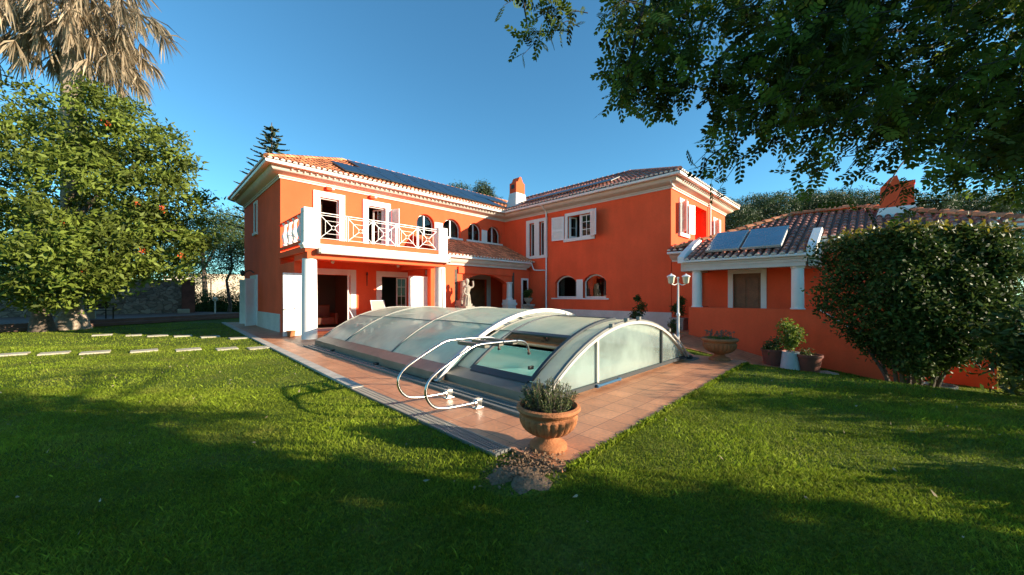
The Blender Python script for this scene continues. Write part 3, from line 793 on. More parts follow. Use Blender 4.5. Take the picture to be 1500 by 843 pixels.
# right wing, face towards the annex
rw1 = (17.62, 18.36, 4.42, 5.86); rec = (19.55, 21.3, 3.3, 6.02); rw2 = (22.5, 23.5, 4.42, 5.70); rg = (16.98, 18.02, .02, 2.38)
wall(RF, 16.54, 24.6, -.1, WT, [rect(*rw1), rect(*rec), rect(*rw2), rect(*rg)], H)
surround(RF, *rw1, .17, H, .05, bottom=True); surround(RF, *rw2, .17, H, .05, bottom=True)
sash(RF, *rw1, H, grid=(2, 1)); sash(RF, *rw2, H, grid=(2, 1))
surround(RF, *rg, .36, H, .05, wt=.3); sash(RF, *rg, H, w_=.1, grid=(2, 1), name='glazed_door')
leaf_shutter((17.58, 6.42), (17.30, 6.12), 4.44, 5.84, H); leaf_shutter((18.42, 6.42), (18.85, 6.30), 4.44, 5.84, H)
leaf_shutter((22.45, 6.42), (22.20, 6.15), 4.44, 5.68, H)
b = MB(); b.box(19.4, 21.45, 6.83, 8.3, 3.2, 3.3); b.box(19.4, 19.5, 6.83, 8.3, 3.3, 6.1); b.box(21.35, 21.45, 6.83, 8.3, 3.3, 6.1); b.box(19.5, 21.35, 8.2, 8.3, 3.3, 6.1); b.box(19.4, 21.45, 6.83, 8.3, 6.1, 6.2)
b.build('loggia', M['stucco'], H)
b = MB(); b.box(24.3, 24.6, 6.84, 25, -.1, WT); b.box(3.9, 24.6, 24.76, 25.0, -.1, WT); b.build('back_wall', M['stucco'], H)
# inner partitions, floors
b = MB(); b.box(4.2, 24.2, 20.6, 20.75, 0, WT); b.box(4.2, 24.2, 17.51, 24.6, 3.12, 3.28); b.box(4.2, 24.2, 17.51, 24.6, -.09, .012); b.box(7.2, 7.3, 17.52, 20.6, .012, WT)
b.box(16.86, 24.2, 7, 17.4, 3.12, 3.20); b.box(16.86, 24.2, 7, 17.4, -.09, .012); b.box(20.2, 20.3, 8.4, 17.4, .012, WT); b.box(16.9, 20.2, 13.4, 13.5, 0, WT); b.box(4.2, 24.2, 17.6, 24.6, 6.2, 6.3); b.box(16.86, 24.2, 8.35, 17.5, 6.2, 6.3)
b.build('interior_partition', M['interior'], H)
# plinth
def sweep(path, prof, name, m, parent, closed_prof=True, smooth=False):
    """path: plan points, outward side on the right hand; prof: (outward, z) loop"""
    n = len(path); V = []; F = []; k = len(prof)
    for i, p in enumerate(path):
        p = Vector(p)
        d0 = (p - Vector(path[i-1])).normalized() if i else None
        d1 = (Vector(path[i+1]) - p).normalized() if i < n - 1 else None
        r = lambda d: Vector((d.y, -d.x))
        if d0 is None: m_ = r(d1)
        elif d1 is None: m_ = r(d0)
        else:
            a = r(d0); c = r(d1); m_ = (a + c); m_ = m_ / m_.dot(a)
        for o, z in prof: V.append((p.x + m_.x * o, p.y + m_.y * o, z))
    for i in range(n - 1):
        for j in range(k):
            j2 = (j + 1) % k; F.append((i*k+j, i*k+j2, (i+1)*k+j2, (i+1)*k+j))
    F.append(tuple(range(k))); F.append(tuple((n-1)*k + j for j in range(k)))
    b = MB(); b.add(V, F); return b.build(name, M[m], parent, smooth=smooth)
pl = [(.0, -.05), (.025, -.05), (.025, .72), (.018, .735), (.0, .735)]
sweep([(3.88, 24.7), (3.88, 23.05)], pl, 'plinth', 'marble', H)
sweep([(3.88, 21.42), (3.88, 17.22)], pl, 'plinth', 'marble', H)
sweep([(15.4, 17.2), (16.54, 17.2), (16.54, 6.53), (16.61, 6.53)], pl, 'plinth', 'marble', H)
EAVE = [(3.88, 24.75), (3.88, 17.2), (16.54, 17.2), (16.54, 6.53), (24.6, 6.53), (24.6, 14)]
sweep(EAVE, [(.002, 6.26), (.045, 6.26), (.045, 6.325), (.085, 6.345), (.085, 6.385), (.12, 6.40), (.20, 6.425), (.29, 6.47), (.36, 6.53), (.40, 6.60), (.41, 6.645), (.50, 6.66), (.50, 6.72), (.002, 6.72)], 'cornice', 'cornice', H, smooth=True)
sweep(EAVE, [(.505, 6.655), (.56, 6.64), (.615, 6.66), (.635, 6.70), (.635, 6.765), (.62, 6.765), (.615, 6.71), (.60, 6.675), (.56, 6.66), (.515, 6.675), (.505, 6.765)], 'gutter', 'whitemetal', H, smooth=True)
b = MB(); x = 4.2
while x < 15.8: b.obox((x, 16.80, 6.60), (1,0,0), (0,1,.2), (0,-.2,1), .028, .06, .02); x += .235
b.build('dentil_course', M['cornice'], H)
b = MB(); x = 16.9
while x < 24.9: b.obox((x, 6.13, 6.60), (1,0,0), (0,1,.2), (0,-.2,1), .028, .06, .02); x += .235
b.build('dentil_course', M['mortar'], H)

# ---- tiled roofs
def tiled_slope(eave0, udir, ulen, inward, pitch, vlo, vhi, parent, m='tile_roof', pit=.215, course=.38, z0=6.80, jitter=1.0, name='roof_tiles', endcap=True):
    """barrel tiles on a slope: eave0 plan point, udir along the eave, inward plan direction up the slope.
    vlo(u), vhi(u): plan distance limits"""
    U = Vector((*udir, 0)); I = Vector((*inward, 0)); cz = math.cos(math.atan(pitch)); Vd = (I + Vector((0, 0, pitch))).normalized(); Nn = U.cross(Vd)
    if Nn.z < 0: Nn = -Nn
    O = Vector((*eave0, z0)); b = MB(); cols = []; SEG = 6
    # bed
    us = np.linspace(0, ulen, 40)
    for i in range(len(us) - 1):
        a, c = us[i], us[i+1]; l0, l1, h0, h1 = vlo(a), vlo(c), vhi(a), vhi(c)
        if h0 <= l0 and h1 <= l1: continue
        h0 = max(h0, l0); h1 = max(h1, l1)
        P = lambda u, v: O + U*u + I*v + Vector((0, 0, pitch*v)) - Nn*.015
        b.cur = 0; b.add([P(a, l0), P(c, l1), P(c, h1), P(a, h0)], [(0,1,2,3)]); cols.append(.25)
    nc = int(ulen / pit)
    for i in range(nc):
        u = (i + .5) * ulen / nc
        lo, hi = vlo(u) / cz, vhi(u) / cz
        if hi - lo < .08: continue
        v = lo - (.06 if lo < .01 else 0); first = lo < .01
        while v < hi - .04:
            ve = min(v + course + .05, hi + .03)
            ja = (random.random() - .5) * .012 * jitter; jl = random.random() * .010 * jitter
            r0 = .078; r1 = .066; t = random.random()
            vs = []
            for vv, rr, up in ((v, r0, .026 + jl), (ve, r1, .002 + jl * .3)):
                for k in range(SEG + 1):
                    a = PI * k / SEG
                    vs.append(O + U * (u + ja + rr * math.cos(a) * 1.05) + Vd * vv + Nn * (up - .01 + rr * math.sin(a)))
            fs = [(k, k+1, SEG+2+k, SEG+1+k) for k in range(SEG)]
            b.cur = 0; b.add(vs, fs); cols += [t] * len(fs)
            if first and endcap: b.cur = 1
            b.add(vs[:SEG+1], [tuple(range(SEG+1))]); cols.append(t); b.cur = 0
            first = False; v += course
    return b.build(name, [M[m], M['mortar']], parent, recalc=False, attr=cols)
def ridge_tiles(a, c, parent, m='tile_roof', r=.11, name='ridge_tiles'):
    a = Vector(a); c = Vector(c); d = c - a; n = max(2, int(d.length / .36)); d.normalize(); sx = d.cross(Vector((0,0,1))).normalized(); up = sx.cross(d)
    b = MB(); cols = []; st = (Vector(c) - a).length / n
    for i in range(n):
        t = random.random(); vs = []
        for s, rr, lift in ((i*st - .03, r*1.08, .015), ((i+1)*st + .01, r*.9, 0)):
            for k in range(8):
                an = PI * k / 7; vs.append(a + d*s + sx*rr*math.cos(an) + up*(rr*math.sin(an)*.9 + lift))
        fs = [(k, k+1, 9+k, 8+k) for k in range(7)] + [tuple(range(8))]
        b.add(vs, fs); cols += [t]*7 + [t*.6]
    return b.build(name, M[m], parent, recalc=False, attr=cols)
PIT = .485; HL = 4.37; ze = 6.80
tiled_slope((3.28, 16.6), (1, 0), 17.4, (0, 1), PIT, lambda u: max(0, u - 12.66), lambda u: min(HL, u), H)
tiled_slope((3.28, 16.6), (0, 1), 8.75, (1, 0), PIT, lambda u: 0, lambda u: min(HL, u, 8.75 - u), H)
PR = .447; HR = 4.63
tiled_slope((15.94, 5.93), (0, 1), 15.2, (1, 0), PR, lambda u: max(0, u - 10.67), lambda u: min(HR, u), H, m='tile_old')
tiled_slope((15.94, 5.93), (1, 0), 9.26, (0, 1), PR, lambda u: 0, lambda u: min(HR, u, 9.26 - u), H, m='tile_old')
zr = ze + PIT*HL; zq = ze + PR*HR
b = MB(); b.add([(7.65, 20.97, zr - .02), (20.6, 20.97, zr - .02), (25, 25.35, ze), (3.28, 25.35, ze)], [(0,1,2,3)])
b.add([(20.57, 10.56, zq - .02), (25.2, 5.93, ze), (25.2, 25.35, ze), (20.57, 21, zq - .02)], [(0,1,2,3)])
b.add([(3.3,16.62,6.74),(15.9,16.62,6.74),(15.96,5.95,6.74),(25.2,5.95,6.74),(25.2,25.3,6.74),(3.3,25.3,6.74)], [(0,1,2,3,4,5)])
b.build('roof', M['tile_roof'], H, recalc=False)
ridge_tiles((3.30, 16.62, ze + .05), (7.65, 20.97, zr + .05), H); ridge_tiles((7.65, 20.97, zr + .05), (20.5, 20.97, zr + .05), H)
ridge_tiles((3.30, 25.33, ze + .05), (7.65, 20.97, zr + .05), H)
ridge_tiles((15.96, 5.95, ze + .05), (20.57, 10.56, zq + .05), H, 'tile_old'); ridge_tiles((20.57, 10.56, zq + .05), (20.57, 20.9, zq + .05), H, 'tile_old'); ridge_tiles((25.18, 5.95, ze + .05), (20.57, 10.56, zq + .05), H, 'tile_old')
# main chimney
def frustum(b, x0, x1, y0, y1, z0, X0, X1, Y0, Y1, z1):
    b.add([(x0,y0,z0),(x1,y0,z0),(x1,y1,z0),(x0,y1,z0),(X0,Y0,z1),(X1,Y0,z1),(X1,Y1,z1),(X0,Y1,z1)], [(0,3,2,1),(4,5,6,7),(0,1,5,4),(1,2,6,5),(2,3,7,6),(3,0,4,7)])
b = MB(); frustum(b, 16.62, 17.85, 16.28, 17.22, 6.7, 16.80, 17.64, 16.42, 17.06, 8.12); ch = b.build('chimney', M['white'], H)
b = MB(); prof = [(0, 0), (.80, 0), (.80, .66), (.72, .69), (.64, .74), (.56, .86), (.50, 1.0), (.44, 1.06), (.36, 1.06), (.30, 1.0), (.24, .86), (.16, .74), (.08, .69), (0, .66)]
b.prism([(16.82 + x, 16.44, 8.12 + z) for x, z in prof], (0, .60, 0))
b.build('chimney_cap', M['stucco'], ch)
b = MB(); b.box(16.805, 16.83, 16.60, 16.88, 8.40, 8.66); b.build('flue', M['dark'], ch)
# downpipes
b = MB(); b.tube(smooth_path([(16.05, 13.66, 6.66), (16.20, 13.66, 6.52), (16.42, 13.66, 6.36), (16.47, 13.66, 6.2), (16.47, 13.66, 5.9)], 3), .05, 10); b.tube([(16.47, 13.66, 5.9), (16.47, 13.66, .02)], .045, 10)
b.tube([(16.0, 13.66, 6.70), (16.08, 13.66, 6.60)], [.10, .06], 10)
for z in (5.7, 4.2, 2.4, .9): b.tube([(16.47, 13.66, z), (16.47, 13.66, z + .04)], .055, 10)
b.build('downpipe', M['whitemetal'], H, smooth=True)
b = MB(); b.tube(smooth_path([(16.20, 6.6 - .18, 6.52), (16.42, 6.42, 6.36), (16.62, 6.42, 6.34)], 3), .04, 8); b.build('downpipe', M['whitemetal'], H)
b = MB(); b.tube([(21.2, 6.42, 6.5), (21.55, 6.42, 6.3), (21.55, 6.42, 3.2)], .045, 10); b.build('downpipe', M['whitemetal'], H)

# ---- balcony
b = MB(); b.box(3.80, 9.50, 13.62, 17.19, 2.98, 3.20); b.build('balcony_slab', M['stucco'], H)
b = MB(); b.prism([(3.86, 13.62, 2.76), (9.5, 13.62, 2.76), (9.5, 13.62, 2.98), (3.86, 13.62, 2.98)], (0, .42, 0)); b.box(3.885, 4.15, 14.04, 15.25, 2.76, 2.98); b.box(9.2, 9.5, 14.04, 17.19, 2.76, 2.98); b.build('balcony_beam', M['stucco'], H)
sweep([(3.78, 13.96), (3.78, 13.60), (9.56, 13.60), (9.56, 14.4)], [(0, 3.10), (.03, 3.10), (.05, 3.16), (.09, 3.20), (.09, 3.265), (0, 3.265)], 'balcony_moulding', 'white', H)
b = MB(); b.box(4.26, 9.03, 13.60, 13.75, 3.266, 3.45); b.box(3.80, 3.90, 13.98, 17.0, 3.266, 3.40); b.build('balcony_kerb', M['stucco'], H)
for x0, x1 in ((3.74, 4.24), (9.05, 9.51)):
    b = MB(); b.box(x0, x1, 13.56, 13.94, 3.27, 3.64); b.box(x0 + .012, x1 - .012, 13.572, 13.928, 3.64, 3.665); b.box(x0, x1, 13.56, 13.94, 3.665, 4.30); b.box(x0 + .012, x1 - .012, 13.572, 13.928, 4.30, 4.325); b.box(x0, x1, 13.56, 13.94, 4.325, 4.47)
    b.build('balcony_pillar', M['white'], H, bevel=.004)
# metal railing panels
pan = (9.05 - 4.24) / 5
for k in range(5):
    x0 = 4.26 + pan * k; x1 = x0 + pan - .045; z0, z1 = 3.50, 4.28; yy = 13.68; b = MB()
    b.box(x0, x0 + .022, yy - .010, yy + .010, 3.45, 4.36); b.box(x1 - .022, x1, yy - .010, yy + .010, 3.45, 4.36)
    cx = (x0 + x1) / 2; cz = (z0 + z1) / 2
    for sx in (-1, 1):
        for sz in (-1, 1):
            b.bar((cx + sx*.06, yy, cz + sz*.05), (cx + sx*(x1 - x0)/2*.95, yy, cz + sz*(z1 - z0)/2), .016)
    w2 = (x1 - x0) * .29; h2 = (z1 - z0) * .29
    b.bar((cx - w2, yy, cz - h2), (cx - w2, yy, cz + h2), .010); b.bar((cx + w2, yy, cz - h2), (cx + w2, yy, cz + h2), .010)
    b.bar((cx - w2, yy, cz + h2), (cx + w2, yy, cz + h2), .010); b.bar((cx - w2, yy, cz - h2), (cx + w2, yy, cz - h2), .010)
    pts = [(cx + .07*math.cos(a*PI/8), yy, cz + .07*math.sin(a*PI/8)) for a in range(17)]; b.tube(pts, .008, 6)
    b.bar((x0 + .03, yy, z1 + .012), (x1 - .03, yy, z1 + .012), .014); b.bar((x0 + .03, yy, 3.49), (x1 - .03, yy, 3.49), .014)
    b.build('railing_panel', M['whitemetal'], H)
b = MB(); b.box(4.24, 9.05, 13.66, 13.70, 4.36, 4.378); b.build('handrail', M['whitemetal'], H)
# concrete balustrade on the side
for y in (14.32, 14.98, 15.64, 16.30):
    b = MB(); b.lathe([(.10, 0), (.10, .05), (.06, .09), (.09, .22), (.125, .36), (.10, .46), (.05, .58), (.045, .72), (.08, .80), (.10, .83), (.10, .88)], (3.84, y, 3.40), 14); b.build('baluster', M['white'], H, smooth=True)
b = MB(); b.box(3.80, 3.90, 16.85, 17.0, 3.4, 4.25); b.box(3.77, 3.93, 13.95, 17.0, 4.28, 4.34); b.build('balustrade_rail', M['stucco'], H)
# columns under the balcony
for x in (4.00, 9.32):
    b = MB(); b.lathe([(.245, 0), (.245, 1.3), (.235, 2.0), (.225, 2.76)], (x, 13.87, .0), 28); b.build('column', M['white'], H, smooth=True)
b = MB(); b.tube([(9.30, 13.58, 2.7), (9.30, 13.60, .95)], .012, 6); b.build('awning_crank', M['dark'], H)
# awning
aw = thing('awning', 'rolled up white awning cassette under the balcony edge', 'awning', (6.7, 13.45, 2.9))
b = MB(); pr = [(13.56, 2.94), (13.40, 2.93), (13.36, 2.97), (13.355, 3.06), (13.40, 3.09), (13.56, 3.09)]
b.prism([(4.22, y, z) for y, z in pr], (5.22, 0, 0)); b.build('cassette', M['awning'], aw)
for x in (4.14, 9.44):
    b = MB(); b.prism([(x, y, z) for y, z in [(13.57, 2.925), (13.39, 2.92), (13.345, 2.97), (13.345, 3.07), (13.39, 3.10), (13.57, 3.10)]], (.08, 0, 0)); b.build('end_cap', M['alu'], aw)
# porch step
b = MB(); b.box(4.7, 7.0, 16.62, 17.19, .001, .07); b.box(7.9, 9.54, 16.7, 17.19, .001, .07); b.build('doorstep', M['marble'], H)

# ---- entrance porch
P_Y = 15.0; PF = FR('Y', P_Y)
wall(PF, 9.56, 16.50, -.05, 3.05, [arch(11.45, 14.55, -.049 + .02, 2.18, 2.62)], H, th=.32)
b = MB()
for u0, u1 in ((10.94, 11.12), (15.0, 15.18)): b = MB(); PF.box(b, u0, u1, .002, .006, .0, 2.82); b.build('slot_shade_strip', M['bark'], H)  # flat dark strips: shade of the wall slots put in as colour
b = MB(); PF.box(b, 11.13, 14.98, -.001, .09, 2.62, 2.95); b.build('arch_beam', M['stucco'], H)
sweep([(9.98, 14.98), (16.10, 14.98), (16.10, 15.3)], [(0, 3.02), (.06, 3.02), (.07, 3.10), (.14, 3.14), (.22, 3.22), (.26, 3.32), (.28, 3.36), (0, 3.36)], 'porch_cornice', 'cornice', H, smooth=True)
b = MB(); b.tube([(9.95, 14.62, 3.40), (16.28, 14.62, 3.40)], .06, 10); b.build('gutter', M['whitemetal'], H, smooth=True)
b = MB(); b.tube(smooth_path([(16.26, 14.62, 3.38), (16.34, 14.6, 3.2), (16.36, 14.5, 3.02), (16.42, 14.2, 2.98), (16.46, 13.75, 2.96)], 3), .035, 8); b.build('downpipe', M['whitemetal'], H, smooth=True)
tiled_slope((9.8, 14.62), (1, 0), 6.72, (0, 1), .46, lambda u: 0, lambda u: 2.58, H, m='tile_roof', z0=3.47)
b = MB(); b.box(10.36, 16.5, 15.33, 17.18, 3.06, 3.12); b.build('porch_ceiling', M['stucco'], H)
for x in (11.30, 14.55):
    b = MB(); b.box(x - .33, x + .33, 14.52, 15.0 - .003, -.0, .30); b.box(x - .36, x + .36, 14.49, 14.997, .30, .40); b.box(x - .31, x + .31, 14.54, 14.997, .40, .95); b.box(x - .36, x + .36, 14.49, 14.997, .95, 1.08); b.box(x - .31, x + .31, 14.54, 14.997, 1.08, 1.25)
    b.lathe([(.20, 1.25), (.20, 1.32), (.165, 1.36), (.15, 2.15), (.19, 2.2), (.19, 2.24)], (x, 14.76, 0), 20)
    b.build('porch_column', M['stone'] if x < 12 else M['white'], H)
b = MB(); FL.box(b, 13.43, 14.98, -.25, -.18, .02, 2.47)
for k in range(3):
    for j in range(4): FL.box(b, 13.50 + k*.5, 13.92 + k*.5, -.18, -.16, .15 + j*.58, .62 + j*.58)
d_ = b.build('entrance_door', M['oak'], H, bevel=.01)
b = MB(); b.tube([(13.62, 17.33, 1.0), (13.62, 17.33, 1.25)], .015, 8); b.build('handle', M['steel'], d_)
b = MB(); PF.box(b, 15.76, 16.36, .002, .04, .62, 2.52); w_ = b.build('window', M['white'], H)
b = MB(); PF.box(b, 15.88, 16.24, .041, .05, .74, 2.40); b.build('pane', M['glass'], w_)
# ------------------------------------------------------------------ annex
A = thing('annex', 'low orange red annex with columned porch and tiled roof', 'annex building', (18, 1, -.9))
AP = FR('X', 14.85); AW = FR('X', 16.54)
# parapet with ramped top down the steps
b = MB(); lp = [(5.20, -.3), (5.20, 1.05), (1.33, 1.05), (-.15, -.02), (-.9, -.02), (-.9, -1.4), (2, -1.4)]
b.prism(L3(AP, lp, 0), AP.vec(-.22)); b.build('parapet', M['stucco'], A, bevel=.015)
b = MB(); b.prism([(14.835, 1.33, 1.051), (14.835, -.15, -.019), (14.835, -.9, -.019), (14.835, -.9, .015), (14.835, -.14, .015), (14.835, 1.34, 1.085)], (.25, 0, 0)); b.build('coping', M['mortar'], A)
b = MB(); b.box(15.07, 16.53, 1.35, 6.5, -.9, .06)
for k in range(6): b.box(15.07, 16.53, 1.35 - .3*(k+1), 1.35 - .3*k - .001, -1.3, .06 - .165*(k+1))
b.build('porch_floor', M['deck'], A)
b = MB(); b.box(15.07, 16.5, 5.0, 5.2, .06, 1.05); b.build('parapet', M['stucco'], A)
ad = (3.16, 4.09, .08, 2.35)
wall(AW, -2.3, 6.50, -1.4, 3.02, [rect(*ad)], A)
surround(AW, *ad, .18, A, .05)
b = MB(); AW.box(b, 3.16, 4.09, -.12, -.07, .08, 2.35); d_ = b.build('door', M['oak'], A)
b = MB()
for u0, u1 in ((3.24, 3.58), (3.67, 4.01)):
    for z0, z1 in ((.2, .95), (1.05, 2.2)): AW.box(b, u0, u1, -.07, -.05, z0, z1)
b.build('door_panel', M['oak'], d_, bevel=.012)
b = MB(); AW.box(b, 5.24, 5.40, -.01, .09, .06, 2.45); b.build('pilaster', M['white'], A)
for y in (4.93, 1.86):
    b = MB(); b.lathe([(.20, 0), (.20, .03), (.172, .05), (.168, 1.32), (.19, 1.34), (.19, 1.39)], (14.98, y, 1.051), 24); b.build('column', M['white'], A, smooth=True)
# entablature
b = MB(); b.box(14.72, 15.14, 1.64, 5.24, 2.44, 2.58); b.box(14.69, 15.16, 1.61, 5.27, 2.58, 2.68); b.box(14.64, 15.18, 1.58, 5.30, 2.68, 2.74); b.build('entablature', M['cornice'], A)
b = MB(); b.box(15.16, 16.53, 1.66, 1.86, 2.44, 2.62); b.box(15.16, 16.53, 5.02, 5.22, 2.44, 2.62); b.box(14.9, 16.53, 1.7, 5.2, 2.63, 2.68); b.build('porch_ceiling', M['cornice'], A)
b = MB(); b.tube([(14.58, 1.60, 2.79), (14.58, 5.30, 2.79)], .055, 10); b.build('gutter', M['whitemetal'], A, smooth=True)
# main cornice left and right of the porch
MC = [(0, 2.98), (.05, 2.98), (.06, 3.06), (.16, 3.10), (.26, 3.16), (.34, 3.24), (.40, 3.26), (.40, 3.30), (0, 3.30)]
sweep([(16.54, 6.48), (16.54, 5.32)], MC, 'cornice', 'cornice', A, smooth=True)
sweep([(16.54, 1.58), (16.54, -2.3), (22.5, -2.3)], MC, 'cornice', 'cornice', A, smooth=True)
for y0, y1 in ((5.35, 6.50), (-2.75, 1.55)):
    b = MB(); b.tube([(16.06, y0, 3.33), (16.06, y1, 3.33)], .055, 10); b.build('gutter', M['whitemetal'], A, smooth=True)
# sloping side copings of the porch roof
for y0, y1 in ((5.28, 5.52), (1.36, 1.60)):
    b = MB(); b.prism([(14.60, y0, 2.74), (14.60, y0, 2.98), (15.02, y0, 3.22), (16.35, y0, 3.83), (16.6, y0, 3.83), (16.6, y0, 2.9)], (0, y1 - y0, 0)); b.build('roof_coping', M['white'], A, bevel=.01)
    b = MB(); b.prism([(14.9, y0+.02, 2.44), (14.9, y0+.02, 2.9), (16.5, y0+.02, 3.3), (16.5, y0+.02, 2.44)], (0, y1 - y0 - .04, 0)); b.build('porch_gable', M['cornice'], A)
PA = .42
tiled_slope((14.56, 1.62), (0, 1), 3.64, (1, 0), PA, lambda u: 0, lambda u: min(4.74, 4.74 - (u + 1.62 - 2.6) * .943), A, m='tile_old', z0=2.84, course=.36)
tiled_slope((16.04, 5.53), (0, 1), 1.0, (1, 0), PA, lambda u: 0, lambda u: max(0, 1.6 - u), A, m='tile_old', z0=3.42)
tiled_slope((16.04, -2.7), (0, 1), 4.30, (1, 0), PA, lambda u: 0, lambda u: min(3.26, u), A, m='tile_old', z0=3.42)
RX = 19.30; RZ = 2.84 + PA * (RX - 14.56)
ridge_tiles((RX, 2.6, RZ + .05), (RX, .56, RZ + .05), A, 'tile_roof', r=.13); ridge_tiles((16.06, -2.68, 3.47), (RX, .56, RZ + .05), A, 'tile_roof', r=.13)
ridge_tiles((16.0, 6.1, 3.50), (RX, 2.6, RZ + .05), A, 'tile_roof', r=.13)
b = MB(); b.add([(RX, 2.6, RZ - .02), (RX, .56, RZ - .02), (22.6, -2.7, 3.4), (22.6, 6.4, 3.4), (16.05, 6.4, 3.40), (16.05, -2.7, 3.40)], [(0, 1, 2, 3), (0, 3, 4), (1, 5, 2)])
b.build('roof', M['tile_old'], A, recalc=False)
b = MB(); b.box(22.2, 22.5, -2.0, 6.4, -1.4, 3.1); b.box(16.85, 22.5, -2.3, -2.0, -1.4, 3.1); b.build('back_wall', M['stucco'], A)
# annex chimney
b = MB(); frustum(b, 17.75, 18.85, -1.0, .15, 3.9, 17.92, 18.7, -.86, -.02, 4.50); c_ = b.build('chimney', M['white'], A)
b = MB(); b.box(17.94, 18.68, -.84, -.04, 4.50, 5.22); b.prism([(17.92, -.06, 5.22), (17.92, -.28, 5.50), (17.92, -.44, 5.56), (17.92, -.5, 5.32), (17.92, -.86, 5.32), (17.92, -.86, 5.22)], (.8, 0, 0)); b.build('chimney_cap', M['stucco'], c_)
# solar thermal collectors
def collector(y0, y1, label):
    t = thing('solar_collector', label, 'solar panel', (15.1, (y0 + y1) / 2, 3.1), group='solar collectors on the annex roof')
    def pz(x): return 2.84 + PA * (x - 14.56) + .16
    I = Vector((1, 0, .56)).normalized(); Nn = Vector((-.56, 0, 1)).normalized(); c = Vector(((14.92 + 16.42) / 2, (y0 + y1) / 2, 0)); c.z = pz(c.x) + .10
    b = MB(); b.obox(c, I, (0, 1, 0), Nn, .86, (y1 - y0) / 2, .045); b.build('casing', M['alu_light'], t, bevel=.008)
    b = MB(); b.obox(c + Nn * .047, I, (0, 1, 0), Nn, .82, (y1 - y0) / 2 - .04, .004); b.build('absorber', M['collector'], t)
    b = MB()
    for yy in (y0 + .08, y1 - .08):
        for s, dr in ((-.72, .12), (.72, .36)): b.bar(c + I*s + Vector((0, yy - c.y, 0)) - Nn*.04, c + I*s + Vector((0, yy - c.y, 0)) - Nn*dr, .03)
    b.build('bracket', M['dark'], t)
collector(3.52, 4.62, 'solar collector nearer the two storey house on the annex porch roof'); collector(2.28, 3.44, 'solar collector nearer the hedge on the annex porch roof')
# solar panels on the main roofs
def pv(a0, w_, v0, hgt, slope, label, group):
    if slope == 'L': O = Vector((a0, 16.6 + v0, ze + PIT * v0 + .17)); U = Vector((1, 0, 0)); I = Vector((0, 1, PIT)).normalized()
    else: O = Vector((15.94 + v0, a0, ze + PR * v0 + .17)); U = Vector((0, 1, 0)); I = Vector((1, 0, PR)).normalized()
    Nn = U.cross(I); Nn = Nn if Nn.z > 0 else -Nn
    c = O + U * w_ / 2 + I * hgt / 2
    t = thing('solar_module', label, 'solar panel', tuple(c), group=group)
    b = MB(); b.obox(c, U, I, Nn, w_ / 2 - .006, hgt / 2 - .006, .02); b.build('panel_frame', M['alu'] if slope == 'R' else M['alu_blue'], t)
    b = MB(); b.obox(c + Nn * .021, U, I, Nn, w_ / 2 - .02, hgt / 2 - .02, .003); b.build('panel_glass', M['solar'], t)
for k in range(10):
    for j in range(2):
        x = 6.30 + k * 1.10
        if j == 0: x0 = x; v = .26
        else: x0 = x + 1.5; v = 2.16
        if x0 + 1.1 > 15.94 + v + .9: continue
        if j == 1 and k == 0: pass
        pv(x0, 1.08, v, 2.08, 'L', 'dark solar panel in the %s row on the left roof' % ('lower' if j == 0 else 'upper'), 'solar panels on the left roof, %s row' % ('lower' if j == 0 else 'upper'))
for k in range(4):
    pv(9.7 + k * 1.62, 1.60, .95, 1.0, 'R', 'solar panel in the row on the right roof beside the chimney', 'solar panels on the right roof')

# ------------------------------------------------------------------ small fittings
def spot(x, y, z, label):
    t = thing('floodlight', label, 'wall light', (x, y, z), group='floodlights over the balcony doors')
    b = MB(); b.obox((x - .08, y - .10, z), (1,0,0), (0,1,.3), (0,-.3,1), .09, .07, .07); b.build('housing', M['stucco'], t, bevel=.01)
    b = MB(); b.lathe([(.03, 0), (.07, .02), (.07, .10), (.03, .12)], (x + .09, y - .12, z - .05), 12); b.build('lamp_head', M['white'], t, smooth=True)
spot(5.78, 17.2, 6.20, 'red and white floodlight above the tall balcony door nearest the house corner'); spot(7.72, 17.2, 6.20, 'red and white floodlight above the balcony door with shutters')
def bulkhead(x, y, z, label):
    t = thing('porch_lamp', label, 'lamp', (x, y, z), group='lamps under the balcony')
    b = MB(); b.lathe([(.05, .0), (.05, .06)], (x, y, z - .06), 12); b.build('mount', M['whitemetal'], t)
    b = MB(); b.lathe([(.03, -.22), (.06, -.19), (.07, -.10), (.045, -.06)], (x, y, z), 14); b.build('lamp_glass', M['lampglass'], t, smooth=True)
bulkhead(5.25, 15.3, 2.98, 'small white lamp under the balcony near the left column'); bulkhead(8.05, 15.3, 2.98, 'small white lamp under the balcony in front of the second door')
t = thing('wall_torch', 'slim dark wall torch hung between the two ground floor doors', 'wall ornament', (7.42, 17.15, 2.0))
b = MB(); b.tube([(7.42, 17.13, 1.95), (7.42, 17.13, 2.45)], [.015, .025], 8); b.build('shaft', M['bark'], t)
b = MB(); b.lathe([(.02, 0), (.05, .08), (.02, .18)], (7.42, 17.12, 2.42), 8); b.build('head', M['dark'], t)
t = thing('wall_lantern', 'black scrolled lantern bracket above the side door', 'wall lamp', (3.7, 22.4, 2.6))
b = MB(); b.tube(smooth_path([(3.87, 22.2, 2.62), (3.7, 22.3, 2.75), (3.5, 22.5, 2.66), (3.42, 22.6, 2.78)], 4), .025, 8); b.build('bracket', M['dark'], t)
b = MB(); b.lathe([(.05, -.2), (.11, -.05), (.12, .0), (.02, .12)], (3.45, 22.55, 2.66), 8); b.build('lantern', M['dark'], t)
t = thing('split_air_unit', 'small grey cabinet high on the wall beside the right balcony column', 'air conditioner', (9.6, 15.5, 2.5))
b = MB(); b.box(9.62, 9.98, 15.42, 15.59, 2.50, 2.72); b.build('case', M['alu_light'], t, bevel=.01)

